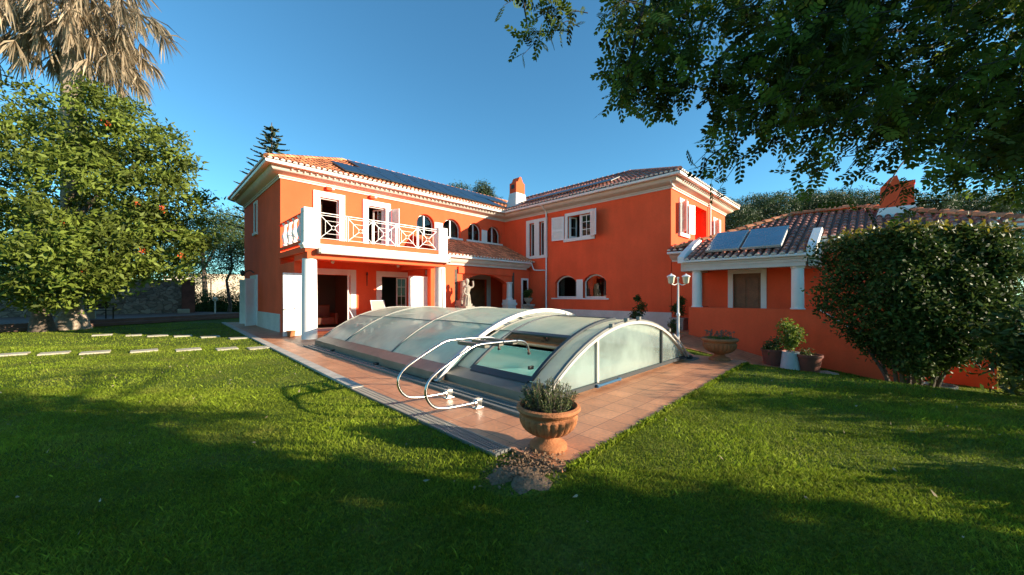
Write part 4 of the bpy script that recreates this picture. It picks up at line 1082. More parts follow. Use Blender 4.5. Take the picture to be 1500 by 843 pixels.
# furniture on the porch
def lattice_chair(x, y, rz, label):
    t = thing('garden_chair', label, 'chair', (0, 0, 0)); b = MB()
    b.box(-.25, .25, -.24, .24, .40, .43); s_ = b.build('seat', M['whitemetal'], t)
    for sx in (-1, 1):
        for sy in (-1, 1):
            b = MB(); b.bar((sx*.22, sy*.21, .40), (sx*.26, sy*.25, .0), .035); b.build('leg', M['whitemetal'], t)
        b = MB(); b.tube(smooth_path([(sx*.25, .20, .43), (sx*.29, -.0, .64), (sx*.28, -.24, .64), (sx*.25, -.24, .43)], 3), .014, 6); b.build('armrest', M['whitemetal'], t)
    b = MB()
    for k in range(-4, 9):
        for d in (-1, 1):
            x0 = -.25 + k*.07; pts = []
            for j in range(7):
                xx = x0 + d*j*.07 + (0 if d > 0 else .2); 
                if -.25 <= xx <= .25: pts.append((xx, .24 + j*.03, .45 + j*.075))
            if len(pts) > 1: b.bar(pts[0], pts[-1], .016, .01)
    b.tube(smooth_path([(-.26, .24, .42), (-.27, .33, .68), (-.2, .43, .90), (0, .45, .95), (.2, .43, .90), (.27, .33, .68), (.26, .24, .42)], 4), .018, 6)
    b.build('backrest', M['whitemetal'], t)
    t.location = (x, y, 0.0); t.rotation_euler = (0, 0, rz); return t
lattice_chair(5.95, 14.2, math.radians(70), 'white lattice back garden chair at the near end of the porch table')
t = thing('garden_table', 'white patio table under the balcony', 'table', (7.2, 14.6, 0))
b = MB(); b.box(6.2, 8.7, 14.15, 15.05, .70, .735); b.build('table_top', M['whitemetal'], t, bevel=.01)
for x in (6.35, 8.55):
    for y in (14.27, 14.93):
        b = MB(); b.box(x - .03, x + .03, y - .03, y + .03, 0, .70); b.build('leg', M['whitemetal'], t)
t = thing('reclining_chair', 'high backed reclining chair with grey woven fabric behind the patio table', 'chair', (7.4, 15.75, 0))
b = MB(); b.obox((7.45, 15.95, .84), (1, 0, 0), (0, .35, 1), (0, -1, .35), .29, .42, .012); b.build('backrest', M['fabric'], t)
b = MB()
for x in (7.15, 7.75): b.bar((x, 15.78, .35), (x, 16.12, 1.27), .04)
b.bar((7.15, 16.11, 1.26), (7.75, 16.11, 1.26), .03); b.build('back_frame', M['whitemetal'], t)
b = MB(); b.box(7.17, 7.73, 15.3, 15.8, .40, .42); b.build('seat', M['fabric'], t)
for x in (7.15, 7.75):
    for y in (15.3, 15.85): b = MB(); b.bar((x, y, 0), (x, y, .42), .035); b.build('leg', M['whitemetal'], t)
t = thing('armchair', 'orange brown armchair inside the open ground floor door', 'armchair', (5.9, 18.6, .02))
b = MB(); b.box(5.5, 6.4, 18.3, 19.1, .12, .46); b.build('seat', M['orange_leather'], t, bevel=.05)
b = MB(); b.box(5.5, 6.4, 19.0, 19.25, .3, 1.05); b.build('backrest', M['orange_leather'], t, bevel=.06)
for x in (5.42, 6.4): b = MB(); b.box(x, x + .14, 18.3, 19.1, .12, .66); b.build('armrest', M['orange_leather'], t, bevel=.04)

# garden lamp post with three heads
t = thing('lamp_post', 'white garden lamp post with lanterns behind the pool cover', 'lamp post', (10.89, 4.1, 0))
LX, LY = 10.89, 4.1
b = MB(); b.lathe([(.11, 0), (.11, .04), (.06, .09), (.04, .14), (.034, .9), (.05, .92), (.05, .98), (.028, 1.0), (.024, 1.98), (.04, 2.0), (.02, 2.03)], (LX, LY, 0), 14); b.build('pole', M['whitemetal'], t, smooth=True)
for k, an in enumerate((-45, 75, 150)):
    a = math.radians(an); ex, ey = LX + .23*math.cos(a), LY + .23*math.sin(a)
    b = MB(); b.tube(smooth_path([(LX, LY, 1.86), (LX + .12*math.cos(a), LY + .12*math.sin(a), 1.80), (ex, ey, 1.84)], 4), .012, 8); arm = b.build('arm', M['whitemetal'], t)
    b = MB(); b.lathe([(.05, 0), (.075, .02), (.098, .19), (.03, .19)], (ex, ey, 1.84), 6); b.build('lantern_glass', M['lampglass'], arm)
    b = MB(); b.lathe([(.115, 0), (.12, .02), (.075, .055), (.03, .07), (.01, .10)], (ex, ey, 2.03), 6); b.build('lantern_cap', M['whitemetal'], arm)

# small lamp by the shrubs far left
p = at(315, 462, 24.5); gx, gy = p.x, p.y
t = thing('garden_lamp', 'small grey garden lamp by the dark shrubs', 'garden lamp', (gx, gy, 0))
b = MB(); b.tube([(gx, gy, 0), (gx, gy, 1.1)], .045, 10); b.build('pole', M['alu_light'], t)
b = MB(); b.lathe([(.06, 0), (.13, .06), (.14, .2), (.05, .3)], (gx, gy, 1.1), 12); b.build('lamp_head', M['lampglass'], t, smooth=True)

# ------------------------------------------------------------------ leaves and plants
def rand_rot(n, up=None, spread=1.0):
    """n random rotation matrices"""
    q = rng.normal(size=(n, 4)); q /= np.linalg.norm(q, axis=1)[:, None]
    w_, x, y, z = q.T
    R = np.empty((n, 3, 3))
    R[:,0,0] = 1-2*(y*y+z*z); R[:,0,1] = 2*(x*y-z*w_); R[:,0,2] = 2*(x*z+y*w_)
    R[:,1,0] = 2*(x*y+z*w_); R[:,1,1] = 1-2*(x*x+z*z); R[:,1,2] = 2*(y*z-x*w_)
    R[:,2,0] = 2*(x*z-y*w_); R[:,2,1] = 2*(y*z+x*w_); R[:,2,2] = 1-2*(x*x+y*y)
    return R
LEAF = np.array([[0, 0, 0], [.32, .16, .05], [1, 0, -.06], [.32, -.16, .05]]) # one kite leaf
LEAF6 = np.array([[0, 0, 0], [.28, .17, .04], [.68, .17, .03], [1, 0, -.06], [.68, -.17, .03], [.28, -.17, .04]])
def leaves(b, pos, size, tmpl=LEAF, var=.35, wide=1.0, tint=None):
    n = len(pos)
    if n == 0: return
    R = rand_rot(n); s = size * (1 + var * (rng.random(n) * 2 - 1))
    T = tmpl * np.array([1, wide, 1])
    V = np.einsum('nij,kj->nki', R, T) * s[:, None, None] + pos[:, None, :]
    k = len(tmpl); F = np.arange(n * k).reshape(n, k)
    c = rng.random(n) if tint is None else np.clip(tint + (rng.random(n) - .5) * .5, 0, 1)
    b.np.append((V.reshape(-1, 3), F, c))
def blob_points(n, c, r, shell=.55, flat=1):
    """random points in an ellipsoid, denser to the outside"""
    d = rng.normal(size=(n, 3)); d /= np.linalg.norm(d, axis=1)[:, None]
    rad = (shell + (1 - shell) * rng.random(n)) 
    return np.array(c) + d * rad[:, None] * np.array(r)
def crown(blobs, nclump, nleaf, cr, size, shell=.55, tmpl=LEAF, wide=1.0, zmin=None):
    """crown built of leaf clumps sitting in the shells of several blobs"""
    b = MB(); wts = np.array([r[0]*r[1]*r[2] for c, r in blobs]) ** .67; wts /= wts.sum()
    for (c, r), w_ in zip(blobs, wts):
        m = max(3, int(nclump * w_)); P = blob_points(m, c, r, shell)
        if zmin is not None: P = P[P[:, 2] > zmin]
        m = len(P); k = nleaf
        off = rng.normal(size=(m, k, 3)) * cr * np.array([1, 1, .7])
        pts = (P[:, None, :] + off).reshape(-1, 3)
        tint = np.repeat(rng.random(m), k)
        leaves(b, pts, size, tmpl, wide=wide, tint=tint)
    return b
def trunk(t, base, top, r0, r1, limbs, m='bark', wob=.15, name='trunk'):
    b = MB(); base = Vector(base); top = Vector(top); pts = []
    for i in range(7):
        p = base.lerp(top, i/6); 
        if 0 < i < 6: p += Vector((random.uniform(-wob, wob), random.uniform(-wob, wob), 0))
        pts.append(p)
    b.tube(pts, [r0 * 1.35] + [r0 + (r1 - r0) * i / 6 for i in range(1, 7)], 12)
    for e, s, r in limbs:
        st = base.lerp(top, s); e = Vector(e); mid = st.lerp(e, .5) + Vector((random.uniform(-wob, wob), random.uniform(-wob, wob), (e - st).length * .08))
        b.tube(smooth_path([st, mid, e], 4), [r * (1 - .75 * i / 8) for i in range(9)], 7)
    return b.build(name, M[m], t, smooth=True)
def tree(name, label, base, top_z, blobs, nclump, nleaf, cr, size, m, group=None, r0=.2, bark='bark', shell=.55, wide=1.0, cat='tree', tmpl=LEAF, zmin=None):
    t = thing(name, label, cat, base, group)
    limbs = [(tuple(Vector(c) - Vector((0, 0, r[2] * .2))), random.uniform(.45, .95), r0 * .5) for c, r in blobs[:9]]
    trunk(t, base, (base[0] + random.uniform(-.2, .2), base[1] + random.uniform(-.2, .2), top_z), r0, r0 * .5, limbs, bark)
    cb = crown(blobs, nclump, nleaf, cr, size, shell, wide=wide, tmpl=tmpl, zmin=zmin); cb.build('crown', M[m], t)
    return t
# big flowering tree on the left
def W(px, py, D): p = at(px, py, D); return (p.x, p.y, p.z)
bl = [(W(60, 260, 16), (3.2, 3.2, 3.0)), (W(150, 195, 16), (2.0, 2.0, 1.9)), (W(205, 225, 16), (1.8, 1.8, 1.6)), (W(150, 300, 15), (2.6, 2.6, 2.2)), (W(226, 290, 15.5), (1.6, 1.6, 1.5)), (W(208, 360, 15), (2.0, 2.0, 1.5)), (W(258, 330, 15.5), (1.0, 1.0, 1.1)), (W(140, 380, 14.5), (2.4, 2.4, 1.25)), (W(60, 395, 15), (2.6, 2.6, 1.5)), (W(100, 420, 14.6), (1.6, 1.6, .9)), (W(20, 425, 14.8), (1.6, 1.6, .8)), (W(-40, 330, 16), (3.5, 3.5, 3.2)), (W(20, 180, 16.5), (2.2, 2.2, 2.2)), (W(135, 148, 16.5), (.7, .7, .9)), (W(172, 168, 16), (.6, .6, .4)), (W(232, 195, 15.6), (.5, .5, .5)), (W(262, 228, 15.6), (.5, .5, .6)), (W(288, 300, 15.5), (.6, .6, .5)), (W(298, 345, 15.5), (.5, .5, .5)), (W(195, 180, 15.8), (.8, .8, .6)), (W(250, 385, 15), (.8, .8, .8)), (W(175, 405, 14.2), (1.1, 1.1, .55)), (W(240, 215, 15.5), (.7, .7, .7))]
bb_ = W(62, 500, 15.5); tt = tree('tulip_tree', 'large leafy tree with orange flowers in front of the stone wall', (bb_[0], bb_[1], -.03), 4.5, bl, 820, 62, .24, .22, 'leaf_left', r0=.30, bark='bark', shell=.62, wide=1.25)
for px, py in ((157, 181), (200, 299), (237, 305), (210, 368), (264, 375), (124, 395), (90, 330)):
    c = np.array(W(px, py, 13.3 if py > 280 else 14.4)); pts = c + rng.normal(size=(14, 3)) * .045; b = MB(); leaves(b, pts, .09, wide=1.6); b.build('flower', M['flower'], tt)
# palm behind it
pb = W(106, 485, 16.6)
t = thing('palm_tree', 'tall palm with a skirt of dead fronds', 'palm tree', (pb[0], pb[1], -.03))
ptop = Vector((pb[0], pb[1], 15.4)); b = MB(); pts = []; rs = []
for i in range(60):
    z = i / 59 * 15.4; pts.append((pb[0], pb[1], z - .03)); rs.append((.62 if i == 0 else .50 if i < 3 else .34) + (.025 if i % 2 else 0) + .02 * random.random())
b.tube(pts, rs, 14); b.build('trunk', M['bark_pale'], t)
b = MB(); Vs = []; Fs = []
for k in range(230):
    a = random.uniform(0, 2*PI); z0 = random.uniform(14.0, 16.4); d = Vector((math.cos(a), math.sin(a), 0)); out = random.uniform(.5, 2.1) if random.random() < .75 else random.uniform(1.6, 3.2); drop = random.uniform(.5, 2.6) if z0 < 15.2 else random.uniform(.0, 1.6)
    s = Vector((pb[0], pb[1], z0)) + d*.3; e = s + d*out + Vector((0, 0, -drop)); m_ = (s + e)/2 + Vector((0, 0, .35))
    P = smooth_path([s, m_, e], 3)
    for i in range(len(P) - 1):
        q = P[i+1] - P[i]; sx = q.cross(Vector((0,0,1))).normalized() * .022; n0 = len(Vs); Vs += [P[i]-sx, P[i]+sx, P[i+1]+sx, P[i+1]-sx]; Fs.append((n0, n0+1, n0+2, n0+3))
    ax = (e - m_).normalized()
    for j in range(24):
        w_ = (ax * random.uniform(.5, 1.1) + Vector((random.gauss(0, .42), random.gauss(0, .42), random.gauss(-.75, .4)))).normalized(); ln = random.uniform(.45, 1.15); sx = w_.cross(Vector((random.random(), random.random(), .3))).normalized() * .032
        n0 = len(Vs); q = e + w_*ln*.55; r_ = e + (w_ + Vector((0, 0, -.25)))*ln; Vs += [e - sx*.5, e + sx*.5, q + sx, q - sx]; Fs.append((n0, n0+1, n0+2, n0+3)); n0 = len(Vs); Vs += [q - sx, q + sx, r_ + sx*.1, r_ - sx*.1]; Fs.append((n0, n0+1, n0+2, n0+3))
b.np.append((np.array([tuple(v) for v in Vs]), np.array(Fs), rng.random(len(Fs)))); b.build('frond', M['deadfrond'], t, label='shaggy skirt of dry hanging fronds')

# garden structures far left
t0 = W(100, 484, 16.5); 
p0, p1 = Vector((-12.5, 20.6, 0)), Vector((5.2, 31.2, 0)); d = (p1 - p0).normalized(); n_ = Vector((-d.y, d.x, 0))
b = MB(); b.prism([p0, p1, p1 + n_*14, p0 + n_*14], (0, 0, .30)); b.build('terrace_floor', M['terrace'], kind='structure', label='raised brown terrace in front of the stone wall')
b = MB(); q0 = p0 - d*0 - n_*.35; q1 = p1 - n_*.35; b.prism([q0, q1, p1 - n_*.001, p0 - n_*.001], (0, 0, .14)); b.build('step_kerb', M['terrace'], kind='structure')
a0 = Vector(W(-60, 460, 19.0)); a1 = Vector(W(266, 460, 25.2)); a0.z = a1.z = .301; dd = (a1 - a0).normalized(); nn = Vector((-dd.y, dd.x, 0))
b = MB(); b.prism([a0, a1, a1 + nn*.5, a0 + nn*.5], (0, 0, 2.25)); b.build('stone_wall', M['rubble'], label='rubble stone garden wall in shade under the flowering tree', category='', cat='garden wall') if False else props(b.build('stone_wall', M['rubble']), 'rubble stone garden wall in shade under the flowering tree', 'garden wall')
b = MB(); b.prism([a1 - nn*.06, a1 + dd*.7 - nn*.06, a1 + dd*.7 + nn*.56, a1 + nn*.56], (0, 0, 2.3)); props(b.build('wall_pier', mat('old red brick', (.16, .06, .04), .9, noise=(3, .3, 4))), 'dark red brick pier at the end of the stone wall', 'pier')
c0 = Vector(W(255, 440, 40)); c1 = Vector(W(420, 440, 46)); c0.z = c1.z = -.03; dd = (c1 - c0).normalized(); nn = Vector((-dd.y, dd.x, 0))
b = MB(); b.prism([c0, c1, c1 + nn*.4, c0 + nn*.4], (0, 0, 4.0)); props(b.build('boundary_wall', M['white_wall']), 'pale sunlit boundary wall beyond the small garden tree', 'boundary wall')
c2 = Vector(W(262, 440, 33)); b = MB(); b.box(c2.x - 1.0, c2.x + .6, c2.y - .6, c2.y + .8, -.03, 3.1); b.box(c2.x - 1.08, c2.x + .68, c2.y - .68, c2.y + .88, 3.1, 3.2); props(b.build('garden_shed', M['cornice']), 'small grey block hut behind the stone wall', 'hut')
for k, px in enumerate((283, 301, 309)):
    c = Vector(W(px, 440, 31 + k)); b = MB(); b.tube([(c.x, c.y, -.03), (c.x, c.y, 3.1)], .05, 8); props(b.build('fence_post', M['bark_dark']), 'thin dark post in front of the pale boundary wall', 'post', 'posts by the boundary wall')
# bench and white pots at far left
c = Vector(W(136, 466, 18.2)); t = thing('garden_bench', 'dark garden bench on the terrace at the stone wall', 'bench', (c.x, c.y, .301))
Rv = Vector((.83, .55, 0)).normalized(); Fv = Vector((-Rv.y, Rv.x, 0)); cz = Vector((c.x, c.y, .301))
b = MB()
for k in range(4): b.obox(cz + Fv*(-.2 + k*.12) + Vector((0,0,.44)), Rv, Fv, (0,0,1), .75, .05, .015)
b.build('seat', M['bark_dark'], t)
b = MB()
for k in range(3): b.obox(cz + Fv*(.27 + .03*k) + Vector((0,0,.58 + k*.13)), Rv, Fv, (0,0,1), .75, .014, .05)
b.build('backrest', M['bark_dark'], t)
for s in (-.68, .68): b = MB(); b.bar(cz + Rv*s - Fv*.2, cz + Rv*s - Fv*.2 + Vector((0,0,.62)), .05); b.bar(cz + Rv*s + Fv*.3, cz + Rv*s + Fv*.3 + Vector((0,0,.9)), .05); b.build('leg', M['bark_dark'], t)
for px, lab in ((127, 'pale stone block beside the garden bench on the terrace'), (269, 'pale stone block at the foot of the brick pier')):
    c = Vector(W(px, 455, 18.6 if px < 200 else 24.6)); b = MB(); b.box(c.x - .3, c.x + .3, c.y - .25, c.y + .25, .301, .72 if px < 200 else .58); props(b.build('stone_block', M['palestone'], bevel=.02), lab, 'stone block')

# trees behind the left wing
def small_tree(px, D, blobs_px, label, m='leaf_mid', nc=240, nl=45, size=.16, name='garden_tree', group=None, r0=.11, base_z=-.03, cr=.3, shell=.5, top=None):
    c = W(px, 433, D); bl = [(W(x, y, D + dz), (r * 1.0, r, r * .8)) for x, y, r, dz in blobs_px]
    tz = top or max(b_[0][2] for b_ in bl) - .4
    return tree(name, label, (c[0], c[1], base_z), tz, bl, nc, nl, cr, size, m, group, r0=r0, shell=shell)
small_tree(335, 26, [(318, 375, 1.5, 0), (345, 378, 1.3, 0), (330, 352, 1.3, .5), (352, 352, 1.1, 0), (310, 395, .9, 0), (340, 400, .9, -.3)], 'small open garden tree with forked trunk beside the house', nc=230, nl=30, cr=.28, size=.15, shell=.3)
small_tree(300, 37, [(300, 345, 3.0, 0), (330, 330, 2.8, 1), (280, 370, 2.4, 0), (345, 345, 2.6, 2), (260, 385, 2.4, 1), (365, 360, 2.6, 1)], 'broad green tree beyond the boundary wall, left of the house', m='leaf_mid', nc=330, nl=55, size=.24, cr=.45, r0=.25, name='broadleaf_tree')
small_tree(215, 38, [(200, 330, 4, 0), (240, 350, 3.4, 0), (150, 320, 4, 0), (190, 390, 3.5, 1), (255, 395, 2.6, -1), (120, 370, 4, 0)], 'dark tree behind the flowering tree', m='leaf_pine', nc=330, nl=50, size=.3, cr=.55, r0=.3, name='broadleaf_tree')
small_tree(30, 36, [(40, 350, 4.5, 0), (-20, 330, 5, 0), (90, 380, 4, 0), (0, 400, 4, 0), (-60, 380, 5, 0)], 'dark tree at the far left behind the stone wall', m='leaf_pine', nc=330, nl=50, size=.3, cr=.6, r0=.3, name='broadleaf_tree')
# dark shrubs at the foot
for i, (px, py, D, r) in enumerate(((278, 445, 27.5, 1.1), (300, 448, 28, 1.1), (322, 450, 29, 1.2), (345, 446, 30, 1.3), (364, 448, 31, 1.3), (290, 436, 29.5, 1.2), (338, 437, 31, 1.2))):
    c = W(px, py, D); c = (c[0], c[1], max(.5, c[2])); t = thing('shrub', ['dark shrub beside the brick pier', 'dark shrub left of the small garden lamp', 'dark shrub behind the small garden lamp', 'dark shrub at the foot of the small garden tree', 'dark shrub nearest the house corner', 'taller dark shrub behind the brick pier', 'taller dark shrub behind the small garden tree'][i], 'shrub', (c[0], c[1], -.03), 'dark shrubs left of the house')
    crown([(c, (r*1.1, r*1.1, r*.9)), ((c[0], c[1], .4), (r*1.2, r*1.2, .5))], 110, 40, .2, .13, .4).build('foliage', M['leaf_hedge'], t)
# Norfolk pine
def norfolk(px, ytop, D, z0, label):
    c = W(px, ytop, D); H_ = c[2]; t = thing('norfolk_pine', label, 'conifer', (c[0], c[1], -.03)); b = MB(); b.tube([(c[0], c[1], -.03), (c[0], c[1], H_)], [.3, .03], 8); b.build('trunk', M['bark'], t)
    P = []; B = MB(); z = z0; k = 0
    while z < H_ - .15:
        f = (H_ - z) / (H_ - z0); L_ = .25 + 4.3 * f ** .85; nb = 6; a0 = random.random() * 2
        for i in range(nb):
            a = a0 + 2*PI*i/nb; d = Vector((math.cos(a), math.sin(a), 0)); pts = []
            for j in range(9):
                s = j / 8; pts.append(Vector((c[0], c[1], z)) + d * L_ * s + Vector((0, 0, L_ * (-.10 * s + .22 * s * s))))
            B.tube(pts, [.035 * (1 - .8 * j / 8) * f + .008 for j in range(9)], 4, cap=False)
            n = int(26 + 95 * L_ / 4)
            for q in range(n):
                s = .12 + .88 * random.random(); j = min(7, int(s * 8)); p = pts[j].lerp(pts[j+1], s*8 - j); sd = Vector((-d.y, d.x, 0)) * random.choice((-1, 1)); ln = (.25 + .5 * (1 - s)) * (.4 + .6*f) 
                P.append((p, (d*.55 + sd*.8 + Vector((0, 0, .28))).normalized(), ln, sd))
        z += .50 + .62 * f; k += 1
    V = []; F = []
    for p, w_, ln, sd in P:
        up = w_.cross(Vector((0,0,1))).normalized(); n0 = len(V); u2 = Vector((0,0,1)) * .045; r = up * .045
        e = p + w_ * ln
        V += [p - r, p + r, e + r*.5, e - r*.5, p - u2, p + u2, e + u2*.6, e - u2*.3]; F += [(n0, n0+1, n0+2, n0+3), (n0+4, n0+5, n0+6, n0+7)]
    b = MB(); b.np.append((np.array([tuple(v) for v in V]), np.array(F), rng.random(len(F)))); b.build('foliage', M['leaf_norfolk'], t); B.build('branch', M['bark'], t)
norfolk(398, 180, 33, 5.0, 'tall tiered Norfolk pine behind the left roof')
small_tree(672, 44, [(672, 276, 1.0, 0), (668, 284, 1.2, 0), (678, 290, 1.2, 0)], 'small tree top left of the pair above the left roof', m='leaf_pine', nc=70, nl=45, size=.22, cr=.28, name='cypress_tree', r0=.15)
small_tree(707, 44, [(698, 280, .75, 0), (707, 272, .7, 0), (716, 283, .8, 0), (706, 290, 1.4, 0), (722, 297, 1.0, 0)], 'larger tree top left of the chimney behind the roof', m='leaf_pine', nc=120, nl=45, size=.22, cr=.26, name='cypress_tree', r0=.15)
# pines behind the annex
pin = [(1062, 300, 46), (1092, 290, 50), (1128, 286, 47), (1160, 281, 52), (1195, 280, 48), (1232, 279, 52), (1270, 282, 47), (1308, 282, 52), (1348, 284, 48), (1390, 282, 53), (1435, 280, 49), (1480, 282, 52), (1530, 280, 50)]
desc = ['leftmost, beside the right wing eave', 'second from the right wing eave', 'third from the right wing eave', 'fourth from the right wing eave', 'above the two solar collectors', 'above the annex ridge', 'left of the red annex chimney', 'behind the red annex chimney', 'right of the red annex chimney', 'above the clipped hedge', 'above the far end of the hedge', 'second from the right edge', 'at the right edge']
for i, (px, py, D) in enumerate(pin):
    c = at(px, py, D); R = random.uniform(3.0, 3.7); base = (c.x, c.y, -1.0)
    bl = [((c.x, c.y, c.z - 1.9), (R, R, 1.9))] + [((c.x + random.uniform(-2.4, 2.4), c.y + random.uniform(-2.4, 2.4), c.z - random.uniform(1.2, 2.6)), (1.5, 1.5, 1.1)) for _ in range(5)] + [((c.x, c.y, c.z - 4.3), (R*1.02, R*1.02, 2.2)), ((c.x, c.y, c.z - 7.5), (R*1.05, R*1.05, 2.6))]
    tree('stone_pine', 'dark umbrella pine behind the annex roof, ' + desc[i], base, c.z - 3, bl, 420, 34, .34, .30, 'leaf_pine', 'pines behind the annex', r0=.3, shell=.75, wide=.8)

# clipped shrub on the right
hb = (12.1, -.5, gz(12.1, -.5) - .03)
t = thing('clipped_shrub', 'big clipped glossy leaved shrub in front of the annex', 'shrub', hb)
b = MB()
for k in range(11):
    a = k * 2.4; r = .14 + .10 * random.random(); s = Vector((hb[0] + r*math.cos(a)*1.6, hb[1] + r*math.sin(a)*1.6, hb[2])); e = s + Vector((math.cos(a)*random.uniform(.15, .5), math.sin(a)*random.uniform(.15, .5), random.uniform(.9, 1.7)))
    b.tube(smooth_path([s, s.lerp(e, .4) + Vector((0, 0, .12)), e], 4), [.055 - .004*i for i in range(9)], 7)
b.build('trunk', M['bark'], t, smooth=True)
def hedge_pts(n, c, surf=.8):
    """trimmed block, narrowing to the foot"""
    out = []
    Fd = Vector((S2, S2, 0)); Rd = Vector((S2, -S2, 0))
    while len(out) < n:
        z = random.uniform(-.02, 1); top = 2.80; bot = .0
        zz = bot + (top - bot) * z
        left = np.interp(zz, [0.0, .35, .7, 1.2, 1.6, 2.1, 3.12], [-.35, -.62, -.95, -1.22, -1.32, -1.30, -1.24]); right = np.interp(zz, [0, .5, 1.2, 3.2], [.4, .8, 1.15, 1.25])
        dep = np.interp(zz, [0, .6, 1.3, 3.2], [.35, .7, .95, .95])
        f = random.random()
        if f < .52: l = random.uniform(left, right); g = -dep * random.uniform(surf, 1)
        elif f < .70: l = left * random.uniform(surf, 1); g = random.uniform(-dep, dep)
        elif f < .78: l = right * random.uniform(surf, 1); g = random.uniform(-dep, dep)
        elif f < .88: zz = top * random.uniform(.93, 1.0); l = random.uniform(left, right); g = random.uniform(-dep, dep)
        else: l = random.uniform(left, right) * .8; g = random.uniform(-dep, dep) * .8
        l += .10 * math.sin(zz * 5 + g * 4) ; g += .10 * math.sin(l * 5 + zz * 6)
        p = Vector((c[0], c[1], 0)) + Rd * l + Fd * g; out.append((p.x, p.y, zz))
    return np.array(out)
P = hedge_pts(1500, hb); b = MB(); pts = (P[:, None, :] + rng.normal(size=(len(P), 40, 3)) * .11).reshape(-1, 3); pts = pts[pts[:, 2] < 2.92]
leaves(b, pts, .085, LEAF6, wide=1.25, tint=np.repeat(rng.random(len(P)), 40)[:len(pts)]); b.build('foliage', M['leaf_hedge'], t)
b = MB(); Pt = P[P[:, 2] > 2.58]; pts = (Pt[:, None, :] + np.array([0, 0, .10]) + rng.normal(size=(len(Pt), 14, 3)) * np.array([.12, .12, .07])).reshape(-1, 3); leaves(b, pts, .085, LEAF6, wide=1.2); b.build('young_shoots', M['leaf_young'], t, label='yellow green young shoots on top')
# further shrubs beyond at the right edge
c = W(1545, 470, 8.5); t = thing('shrub', 'leafy shrub at the right edge beside the clipped shrub', 'shrub', (c[0], c[1], gz(c[0], c[1]) - .03))
crown([((c[0], c[1], 1.2), (1.3, 1.3, 1.6)), ((c[0], c[1], .2), (1.2, 1.2, 1.2))], 260, 40, .2, .10, .55, wide=1.2).build('foliage', M['leaf_hedge'], t)

# ------------------------------------------------------------------ potted plants
def urn_prof(s):
    return [(r*s, z*s) for r, z in [(.185, 0), (.185, .03), (.165, .05), (.12, .062), (.10, .085), (.085, .10), (.092, .118), (.13, .13), (.20, .155), (.255, .20), (.285, .26), (.292, .31), (.27, .325), (.272, .34), (.30, .36), (.318, .385), (.312, .41), (.285, .42), (.265, .40), (.26, .37)]]
def urn(x, y, z, s, label, soil=.37):
    t = thing('garden_urn', label, 'urn', (x, y, z))
    b = MB(); b.lathe(urn_prof(s), (x, y, z), 96, flute=(8, 11, 24, .07)); b.build('bowl', M['terracotta'], t, smooth=True)
    b = MB(); b.lathe([(.262*s, soil*s), (.255*s, soil*s + .01), (.05*s, soil*s + .03)], (x, y, z), 24); b.build('soil', M['soil'], t)
    return t
urn(2.83, 2.32, .001, 1.0, 'fluted terracotta urn in the foreground at the terrace corner')
t = thing('rosemary_plant', 'bushy rosemary growing in the foreground urn', 'potted plant', (2.83, 2.32, .38))
P = []; B = MB(); rr_ = random.Random(5)
for k in range(95):
    a = rr_.uniform(0, 2*PI); r = .21 * rr_.random() ** .6; s = Vector((2.83 + r*math.cos(a), 2.32 + r*math.sin(a), .385)); ln = rr_.uniform(.12, .27) * (1.15 - r*1.5); e = s + Vector((math.cos(a)*.35*r/.2*.2, math.sin(a)*.35*r/.2*.2, ln)) + Vector((rr_.uniform(-.03, .03), rr_.uniform(-.03, .03), 0))
    B.bar(s, e, .005)
    for j in range(46):
        f = rr_.random(); P.append(tuple(s.lerp(e, f)))
b = MB(); P = np.array(P); leaves(b, P + rng.normal(size=P.shape) * .004, .034, wide=.55); b.build('foliage', M['leaf_rose'], t); B.build('stem', M['bark'], t)
urn(9.45, 2.62, .001, 1.22, 'terracotta urn at the far corner of the terrace by the annex')
t = thing('flowering_plant', 'low yellow green plants with dry flower stalks in the far urn', 'potted plant', (9.45, 2.62, .46)); b = MB()
pts = blob_points(900, (9.45, 2.62, .49), (.30, .30, .07), .2); leaves(b, pts, .05); b.build('foliage', M['leaf_bright'], t)
b = MB()
for k in range(34):
    a = random.uniform(0, 2*PI); r = .3 * random.random() ** .5; s = Vector((9.45 + r*math.cos(a), 2.62 + r*math.sin(a), .47)); e = s + Vector((random.uniform(-.04, .04), random.uniform(-.04, .04), random.uniform(.08, .2))); b.bar(s, e, .004)
    pts = np.array([tuple(e)] * 5) + rng.normal(size=(5, 3)) * .012; 
    for p in pts: b.obox(tuple(p), (1,0,0), (0,1,0), (0,0,1), .010, .010, .008)
b.build('flower_stalk', M['deadfrond'], t)
def pot(x, y, z, r, h, m, label, lip=True):
    t = thing('flower_pot', label, 'flower pot', (x, y, z)); b = MB()
    pr = [(r*.78, 0), (r*.97, h*.86), (r*1.06, h*.86), (r*1.06, h), (r*.95, h), (r*.93, h*.9)] if lip else [(r*1.0, 0), (r*.98, h*.1), (r*.82, h*.9), (r*.84, h), (r*.75, h), (r*.74, h*.92)]
    b.lathe(pr, (x, y, z), 28); b.build('pot_body', M[m], t, smooth=True)
    b = MB(); b.lathe([(r*.7, h*.9), (r*.7, h*.92), (.02, h*.95)], (x, y, z), 16); b.build('soil', M['soil'], t); return t
